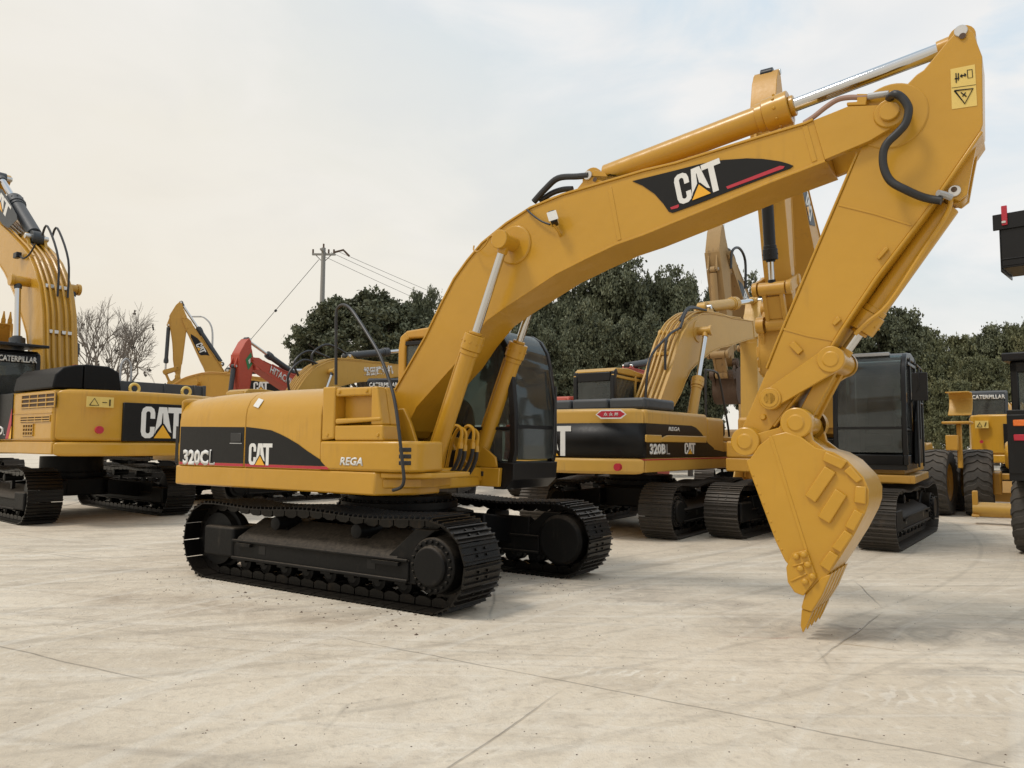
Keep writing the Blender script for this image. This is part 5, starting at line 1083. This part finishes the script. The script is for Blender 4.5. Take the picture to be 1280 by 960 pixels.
# ripper carried behind it
rp_ = MB(); rp_.cyl((-1.3, -1.15, .3), (-1.3, 1.15, .3), .15, 20); rp_.build('ripper_beam', YEL2, gA, .01, 1)
rp_ = MB()
for y_ in (-1.1, -.35, .35, 1.1): rp_.box(-1.42, -1.2, y_-.05, y_+.05, .16, .68); rp_.box(-1.5, -1.1, y_-.07, y_+.07, .15, .2)
rp_.build('ripper_shank', YEL3, gA, .02, 2)
rp_ = MB()
for y_ in (-.55, -.25): rp_.prism([(-1.3, .3), (-1.2, .45), (-.6, 1.0), (-.2, 1.15), (-.2, .95), (-1.15, .25)], y_-.04, y_+.04)
rp_.cyl((-.9, -.4, 1.35), (-1.25, -.4, .55), .06, 16); rp_.cyl((-1.25, -.62, .75), (-1.25, -.18, .75), .05, 16); rp_.build('ripper_linkage', YEL2, gA, .015, 2)
rp_ = MB(); rp_.lathe([(0, -.35), (.45, -.32), (.5, -.2), (.5, .2), (.45, .32), (0, .35)], (-.1, -.35, .85), 32); rp_.build('rear_drum', YEL2, gA)
gB = grader('yellow motor grader mostly hidden behind the facing black cab, two large tyres showing', (8.6, 17.9), R(50), 1.1)
m_ = MB()
P = [(.0, 2.55), (.12, 2.5), (.5, 2.62), (.62, 2.95), (.6, 3.22), (.0, 3.25)]
m_.band(spline2 if False else [(0, 3.2), (.4, 3.2), (.5, 3.05), (.42, 2.8), (.25, 2.65)], .03, -.2, .28); m_.build('raised_cowl', YEL2, gB, .01, 1, M=Matrix.Translation((.6, -1.62, -.35)))
m_ = MB(); m_.box(.3, .9, -1.85, -1.3, 2.1, 2.16); m_.box(.55, .65, -1.65, -1.55, 1.1, 2.1); m_.box(.4, .7, -1.6, -1.35, 1.5, 1.85); m_.build('service_deck', YEL3, gB, .02, 2)

# ---- black wheel loader at the right edge, its black bucket lifted
def loader():
    root = thing('wheel_loader', 'black wheel loader cut off by the right edge, orange and red lamps, bucket lifted high', 'wheel loader', (8.33, 11.0, 0), R(48))
    for s in (-1, 1):
        for x in (.1, 3.0): tyre(root, 'wheel', (x, s*.7, .6), .6, .42, rim=YEL3, lugs=20)
    b = MB(); b.box(-.55, 3.4, -.45, .45, .55, 1.1); b.build('chassis', BLKC, root, .03, 2)
    b = MB(); b.box(-.75, 1.0, -.7, .86, 1.1, 2.12); b.box(-.77, -.75, .5, .86, 1.2, 2.05); b.build('engine_cover', BLKC, root, .05, 3)
    for z, m2 in ((1.93, ORL), (1.72, REDS)):
        l = MB(); l.box(-.79, -.771, .56, .78, z-.045, z+.045); l.build('tail_lamp', m2, root, .008, 1)
    text('lettering', 'CAT', fr_x(.49, 1.98, -.771), .11, .26, WHT, root, bold=.04)
    c = MB()
    for x in (-.45, 1.35):
        for y in (-.72, .74): c.box(x, x+.1, y, y+.1, 2.1, 2.85)
    c.box(-.6, 1.6, -.8, .92, 2.85, 2.97); c.box(-.45, -.38, -.7, .84, 2.68, 2.85); cb = c.build('canopy', BLKC, root, .02, 2)
    g = MB(); g.box(-.42, -.41, -.62, .74, 2.12, 2.68); g.build('rear_window', GLS, cb)
    s_ = MB(); s_.box(.1, .6, -.25, .25, 2.12, 2.3); s_.box(.05, .15, -.22, .22, 2.3, 2.65); s_.build('seat', STK, cb, .03, 2)
    for s in (-1, 1):
        b = MB(); b.prism([(.9, 1.4), (1.0, 2.2), (2.2, 4.0), (2.5, 4.05), (2.5, 3.9), (2.3, 3.8), (1.3, 2.1), (1.2, 1.4)], s*.5-.05, s*.5+.05); b.build('lift_arm', BLKC, root, .01, 2)
    return root
rL = loader()
# bucket of the loader: steel sheet body open to the front
def lifted_bucket(root):
    Mi = (Matrix.Translation((8.33, 11.0, 0)) @ Matrix.Rotation(R(48), 4, 'Z')).inverted()
    th = R(-43); Mw = Matrix.Translation((7.93, 12.1, 4.5)) @ Matrix.Rotation(th, 4, 'Z')
    MM = Mi @ Mw
    b = MB(); b.box(0, 2.2, 0, .03, 0, .8); b.box(0, 2.2, 0, .85, -.03, 0); b.box(-.1, 2.3, -.03, .0, .6, .86); b.box(0, 2.2, .0, .5, .8, .83); b.box(-.02, 0, .0, .85, -.09, .8); b.box(2.2, 2.22, 0, .85, -.03, .8)
    b.box(.0, 2.2, -.012, 0, .1, .12)
    o = b.build('bucket', BLKC, root, .006, 1, M=MM)
    b = MB(); b.box(.03, .11, -.06, -.03, .66, .98); b.build('red_marker', REDS, o, .006, 1, M=MM)
    b = MB(); b.box(.03, .09, -.07, -.06, .69, .73); b.build('marker_bolt', STEEL, o, .006, 1, M=MM)
lifted_bucket(rL)

# ------------------------------------------------------------------ poles, wires, lamp
def pole():
    root = thing('utility_pole', 'tall concrete utility pole with crossarm and insulators behind the round tree', 'utility pole', (-12.7, 50, 0))
    m_ = MB(); m_.tube([(0, 0, 0), (0, 0, 14.6)], .22, 14, r2=.14); m_.build('pole', CONC, root)
    m_ = MB(); m_.box(-.75, .8, -.07, .07, 14.1, 14.22); m_.box(-.07, .07, -.7, .7, 14.3, 14.4); m_.tube([(-.5, 0, 14.1), (0, 0, 13.6)], .03, 6); m_.tube([(.5, 0, 14.1), (0, 0, 13.6)], .03, 6); m_.build('crossarm', CONC, root)
    for x, z in ((-.7, 14.22), (.7, 14.22), (0, 14.6), (.35, 14.22)):
        m_ = MB(); m_.tube([(x, 0, z), (x, 0, z+.28)], .06, 8); m_.build('insulator', BRN, root)
    m_ = MB(); m_.tube([(.7, 0, 14.3), (1.3, .1, 14.5), (1.7, .2, 14.1)], .07, 6); m_.build('dropout_fuse', BRN, root)
    return root
pole()
for i, (a, b) in enumerate((((-11.8, 50, 14.4), (14, 92, 11.6)), ((-12.6, 50, 14.0), (12, 92, 10.2)), ((-12.2, 50, 14.3), (13, 92, 10.9)))):
    a, b = Vector(a), Vector(b); P = [a+(b-a)*(t/16)+Vector((0, 0, -2.2*(t/16)*(1-t/16))) for t in range(17)]
    m_ = MB(); m_.tube(P, .014, 5); o = m_.build('power_line', HOSE); tag(o, 'thin power line sagging to the right of the utility pole', 'power line', 'power lines on the pole')
m_ = MB(); m_.tube([(-13.0, 50, 13.8), (-20.6, 52.5, 5.8)], .018, 5); m_.tube([(-16.05, 51, 10.55), (-16.15, 51.03, 10.45)], .09, 6); tag(m_.build('guy_wire', HOSE), 'straight guy wire running down left from the utility pole with a small insulator', 'wire')
def lamp():
    root = thing('street_lamp', 'slender grey street lamp with a curved arm behind the low yellow boom', 'street lamp', (-23.9, 60, 0))
    m_ = MB(); m_.tube([(0, 0, 0)]+spline([(0, 0, 8.5), (-.02, 0, 10.2), (-.25, 0, 11.0), (-.7, 0, 11.45), (-1.0, 0, 11.55)], 4), .085, 10, r2=.05); m_.build('post', GALV, root)
    m_ = MB(); m_.box(-1.75, -.95, -.14, .14, 11.5, 11.6); m_.build('lamp_head', GALV, root, .03, 2)
lamp()

# ------------------------------------------------------------------ trees
def crown_mesh(name, rx, ry, rz, n, leaf, lobes, seed, mat, gap=.0):
    rnd = random.Random(seed); vs = []; fs = []
    L = []
    for i in range(lobes):
        a = rnd.uniform(0, 2*pi); u_ = rnd.uniform(-.75, 1); r = sqrt(max(0, 1-u_*u_))**.7*rnd.uniform(.45, 1.0)
        s = rnd.uniform(.2, .36)*(.72 if gap else 1)
        L.append((rx*r*cos(a)*.82, ry*r*sin(a)*.82, rz*u_*.78, s*(rx+ry+rz)/3))
    per = n//lobes
    for cx, cy, cz, cr in L:
        # sub clumps on the lobe's shell
        subs = []
        for j in range(26):
            v = Vector((rnd.gauss(0, 1), rnd.gauss(0, 1), rnd.gauss(.25, 1))).normalized(); subs.append(Vector((cx, cy, cz))+v*cr*rnd.uniform(.55, 1.08))
        for j in range(per):
            c = rnd.choice(subs); sp_ = cr*.3
            p = c+Vector((rnd.gauss(0, sp_*.5), rnd.gauss(0, sp_*.5), rnd.gauss(0, sp_*.38)))
            l = leaf*rnd.uniform(.6, 1.35)
            nrm = Vector((rnd.gauss(0, 1), rnd.gauss(0, 1), rnd.gauss(.5, .8))).normalized(); t = nrm.orthogonal().normalized(); t = (Matrix.Rotation(rnd.uniform(0, 2*pi), 3, nrm) @ t); b = nrm.cross(t)
            k = len(vs)
            vs += [tuple(p+t*l), tuple(p+b*l*.55), tuple(p-t*l*.85), tuple(p-b*l*.55)]; fs.append((k, k+1, k+2, k+3))
    me = bpy.data.meshes.new(name); me.from_pydata(vs, [], fs); me.update(); me.materials.append(mat); return me, L
def trunk_mesh(h, r, crownz, L, seed, bare=False):
    rnd = random.Random(seed); m_ = MB()
    m_.tube([(0, 0, 0), (.05, .02, h*.5), (0, .05, h)], r, 10, r2=r*.6)
    for cx, cy, cz, cr in L[:14]:
        e = Vector((cx, cy, cz+crownz)); s = Vector((0, 0, h*rnd.uniform(.6, 1)))
        mid = (s+e)/2+Vector((0, 0, .3)); m_.tube(spline([s, mid, e], 3), r*.35, 6, r2=r*.08)
    return m_
protos = {}
def tree(loc, s, kind, label, group, rz=0., sz=1., variant=0):
    key = (kind, variant)
    root = thing('tree', label, 'tree', loc, rz, group)
    if key not in protos:
        if kind == 'round': me, L = crown_mesh('crown', 4.1, 4.1, 2.8, 62000, .1, 62, 11+variant, LEAF, .3); cz = 5.9; h = 4.0
        elif kind == 'dense': me, L = crown_mesh('crown', 3.7, 3.7, 3.6, 62000, .115, 44, 21+variant, LEAF); cz = 5.4; h = 3.2
        else: me, L = crown_mesh('crown', 4.0, 4.0, 3.0, 56000, .125, 42, 41+variant, LEAF2); cz = 4.6; h = 3.
        c = bpy.data.objects.new('crown', me); t = trunk_mesh(h, .28, cz, L, 5+variant); to = t.build('trunk', BARK); protos[key] = (c, to, cz)
        COL.objects.link(c)
    else:
        c0, t0, cz = protos[key]; c = c0.copy(); to = t0.copy(); COL.objects.link(c); COL.objects.link(to)
    cz = protos[key][2]
    c.parent = root; to.parent = root; c.location = (0, 0, cz); root.scale = (s, s, s*sz)
    return root
GT = 'evergreen trees along the back of the yard'
def px_tree(px, top, Y, kind, label, variant=0, rz=0., half=None, group=GT):
    d = ray(px, top); t = Y/d[1]; X = t*d[0]; Z = CH+t*d[2]
    H = {'round': 8.85, 'dense': 9.0, 'olive': 7.6}[kind]; Wd = {'round': 3.9, 'dense': 3.7, 'olive': 4.0}[kind]
    s = (half/948*Y/Wd) if half else Z/H
    return tree((X, Y, 0), s, kind, label, group, rz, (Z/H)/s, variant)
px_tree(460, 368, 44, 'round', 'round evergreen tree with gaps in its crown, in front of the utility pole', 0, .4, 100)
px_tree(530, 372, 47, 'dense', 'leafy evergreen tree right of the round one, against the near boom', 2, 2., 36)
px_tree(393, 408, 45, 'dense', 'small leafy tree low at the left side of the round one', 1, .9, 30)
spec = [(665, 392, 44, 48), (705, 352, 46, 56), (762, 330, 45, 62), (826, 338, 47, 58), (880, 346, 49, 50), (925, 352, 52, 50), (975, 378, 50, 50), (1040, 388, 52, 52), (1108, 384, 50, 58), (640, 420, 50, 40), (735, 385, 38, 46), (800, 400, 38, 50), (860, 405, 39, 46), (690, 415, 37, 44)]
for i, (px, top, Y, hf) in enumerate(spec):
    px_tree(px, top, Y, 'dense', ['dark dense evergreen tree %s' % w_ for w_ in ('left of the tall group, right above the near cab', 'second in the group behind the boom', 'tallest, below the middle of the near boom', 'next to the tallest, to its right', 'left of the dusty folded arm', 'behind the dusty folded arm', 'behind the near stick', 'right of the near stick', 'over the facing black cab', 'low behind the near cab', 'front row left, behind the yellow and black excavator', 'front row middle, behind the arched boom', 'front row right, behind the rusty bucket', 'front row far left, behind the near cab')][i], i % 3, i*1.3, hf)
spec = [(1150, 412, 58, 50), (1200, 416, 62, 44), (1238, 404, 66, 46), (1275, 406, 64, 44), (1165, 440, 48, 46), (1222, 442, 50, 46), (1272, 440, 52, 46), (1190, 470, 42, 40), (1250, 476, 42, 40), (1130, 470, 44, 36), (1320, 420, 60, 44)]
for i, (px, top, Y, hf) in enumerate(spec):
    px_tree(px, top, Y, 'olive' if i != 2 else 'dense', 'olive green tree ' + ('right behind the facing cab', 'in the skyline between cab and grader', 'darker, on the skyline above the grader cab', 'at the right edge under the lifted bucket', 'middle row beside the facing cab', 'middle row above the lettered cab', 'middle row at the right edge', 'low, left of the grader cab', 'low, behind the grader cab', 'low, behind the black cab', 'beyond the right edge')[i], i % 3, i*.9+.3, hf)
# bare tree
def bare_tree():
    root = thing('bare_tree', 'leafless tree with fine twigs against the pale sky, right of the left boom', 'tree', (-18.2, 34, 0))
    rnd = random.Random(4); lvl = [MB()]
    def grow(p, d, ln, r, dep):
        q = p+d*ln; mid = (p+q)/2+Vector((rnd.gauss(0, .05), rnd.gauss(0, .05), 0))*ln
        lvl[0].tube([p, mid, q], r, 5 if dep > 2 else 4, caps=False, r2=r*.68)
        if dep == 0: return
        for k in range(3 if dep > 1 else 4):
            a = d.orthogonal().normalized(); a = Matrix.Rotation(rnd.uniform(0, 2*pi), 3, d) @ a
            nd = (d*rnd.uniform(.75, 1.1)+a*rnd.uniform(.35, .8)+Vector((0, 0, .12))).normalized()
            grow(q if k < 2 else p+(q-p)*rnd.uniform(.5, .95), nd, ln*rnd.uniform(.62, .85), r*.6, dep-1)
    base = Vector((0, 0, 0)); lvl[0].tube([(0, 0, 0), (0, 0, 1.8)], .16, 8, r2=.12)
    for k in range(4):
        a = 2*pi*k/4+.4; grow(Vector((0, 0, 1.7)), Vector((.55*cos(a), .55*sin(a), 1)).normalized(), 1.55, .085, 5)
    lvl[0].build('trunk', TWIG, root)
    m_ = MB()
    for k in range(26):
        p = Vector((rnd.uniform(-2, 2), rnd.uniform(-1, 1), rnd.uniform(3.2, 6.2)))
        for j in range(4): q = p+Vector((rnd.gauss(0, .05), rnd.gauss(0, .05), rnd.gauss(0, .05))); m_.add([q+Vector((.06, 0, 0)), q+Vector((0, .03, .06)), q+Vector((-.05, 0, 0)), q+Vector((0, -.02, -.06))], [(0, 1, 2, 3)])
    m_.build('dead_leaves', BARK, root)
    root.scale = (.95, .95, 1.2)
bare_tree()

# ------------------------------------------------------------------ ground
gm = MB(); gm.add([(-900, -300, 0), (900, -300, 0), (900, 1500, 0), (-900, 1500, 0)], [(0, 1, 2, 3)])
g = gm.build('ground', GND); g['kind'] = 'structure'
# crumbs of dirt and small stones on the concrete
rnd = random.Random(12); gm = MB()
def crumb(x, y, s):
    k = rnd.uniform(.5, 1.3); vs = []
    for (a, b, c) in ((1, 0, 0), (.3, .9, 0), (-.8, .5, 0), (-.7, -.6, 0), (.4, -.8, 0), (.1, .1, .8)): vs.append((x+s*(a+rnd.gauss(0, .15)), y+s*k*(b+rnd.gauss(0, .15)), max(-.001, s*c*.8)))
    gm.add(vs, [(0, 1, 5), (1, 2, 5), (2, 3, 5), (3, 4, 5), (4, 0, 5)])
for i in range(300):
    t = rnd.random(); Mx = Matrix.Rotation(M0[2], 2)
    lx, ly = rnd.uniform(-2.6, 2.6), rnd.choice((-1.5, .8))+rnd.gauss(-.25, .3); v = Mx @ Vector((lx, ly)); crumb(M0[0]+v.x, M0[1]+v.y, rnd.uniform(.004, .014) if rnd.random() < .93 else rnd.uniform(.015, .026))
for i in range(1600): crumb(rnd.uniform(-6, 9), 3.5+rnd.random()**1.5*12, rnd.uniform(.002, .008))
cr = gm.build('dirt_crumbs', BRN); cr['kind'] = 'stuff'; cr['label'] = 'scattered crumbs of dry dirt and small stones on the concrete'; cr['category'] = 'dirt'

# ------------------------------------------------------------------ light
SUN_EL, SUN_AZ = R(58), R(250)   # azimuth from +Y clockwise: behind and left of the camera
w = bpy.data.worlds.new('World'); SC.world = w; w.use_nodes = True; nt = w.node_tree; L = nt.links
bg = nt.nodes['Background']; bg.inputs['Strength'].default_value = .1
sky = N(nt, 'ShaderNodeTexSky'); sky.sky_type = 'NISHITA'; sky.sun_disc = False; sky.sun_elevation = SUN_EL; sky.sun_rotation = SUN_AZ; sky.air_density = 1.4; sky.dust_density = 3.
tc = N(nt, 'ShaderNodeTexCoord'); sp_ = N(nt, 'ShaderNodeSeparateXYZ'); L.new(tc.outputs['Generated'], sp_.inputs[0])
# overcast veil: warm cream low on the left, cooler and thinner towards the upper right
ma = N(nt, 'ShaderNodeMath', operation='MULTIPLY_ADD'); L.new(sp_.outputs[0], ma.inputs[0]); ma.inputs[1].default_value = .55; ma.inputs[2].default_value = .12
mb2 = N(nt, 'ShaderNodeMath', operation='MULTIPLY_ADD'); L.new(sp_.outputs[2], mb2.inputs[0]); mb2.inputs[1].default_value = 1.05; L.new(ma.outputs[0], mb2.inputs[2])
rp = ramp(nt, [(0., (9.0, 8.15, 6.8)), (.3, (9.0, 8.55, 7.6)), (.52, (8.1, 8.25, 8.0)), (.8, (6.2, 7.6, 8.7)), (1., (5.6, 7.3, 8.8))]); L.new(mb2.outputs[0], rp.inputs[0])
mp = N(nt, 'ShaderNodeMapping'); mp.inputs['Scale'].default_value = (1, 1, 2.2); mp.inputs['Rotation'].default_value = (.2, .25, .3); L.new(tc.outputs['Generated'], mp.inputs[0])
nz = N(nt, 'ShaderNodeTexNoise', Scale=3.2, Detail=7., Roughness=.55, Distortion=.5); L.new(mp.outputs[0], nz.inputs['Vector'])
r2 = ramp(nt, [(.4, (.0,)*3), (.62, (1,)*3)]); L.new(nz.outputs[0], r2.inputs[0])
wc = ramp(nt, [(.1, (9.1, 8.45, 7.3)), (.6, (9.2, 9.1, 8.9))]); L.new(mb2.outputs[0], wc.inputs[0]); veil = mix(nt, r2.outputs[0], rp.outputs[0], wc.outputs[0])
nz2 = N(nt, 'ShaderNodeTexNoise', Scale=5.5, Detail=6., Roughness=.5, Distortion=.3); L.new(mp.outputs[0], nz2.inputs['Vector'])
r9_ = ramp(nt, [(.5, (0, 0, 0)), (.72, (.5,)*3)]); L.new(nz2.outputs[0], r9_.inputs[0]); wd_ = ramp(nt, [(.1, (8.5, 7.75, 6.6)), (.6, (7.5, 7.9, 8.2))]); L.new(mb2.outputs[0], wd_.inputs[0]); veil = mix(nt, r9_.outputs[0], veil, wd_.outputs[0])
allc = mix(nt, .9, sky.outputs[0], veil)
L.new(allc, bg.inputs['Color'])
sl = bpy.data.lights.new('sun', 'SUN'); sl.energy = 1.5; sl.angle = R(12); sl.color = (1, .94, .86); so_ = bpy.data.objects.new('sun', sl); COL.objects.link(so_)
dirv = Vector((sin(SUN_AZ)*cos(SUN_EL), cos(SUN_AZ)*cos(SUN_EL), sin(SUN_EL))); so_.rotation_euler = dirv.to_track_quat('Z', 'Y').to_euler(); so_.location = dirv*60
vs_ = SC.view_settings; vs_.view_transform = 'Standard'; vs_.look = 'None'; vs_.exposure = .05; vs_.gamma = 1; vs_.use_curve_mapping = False
SC.render.engine = 'CYCLES'; SC.cycles.max_bounces = 5; SC.cycles.diffuse_bounces = 3; SC.cycles.transparent_max_bounces = 12; SC.cycles.use_denoising = True
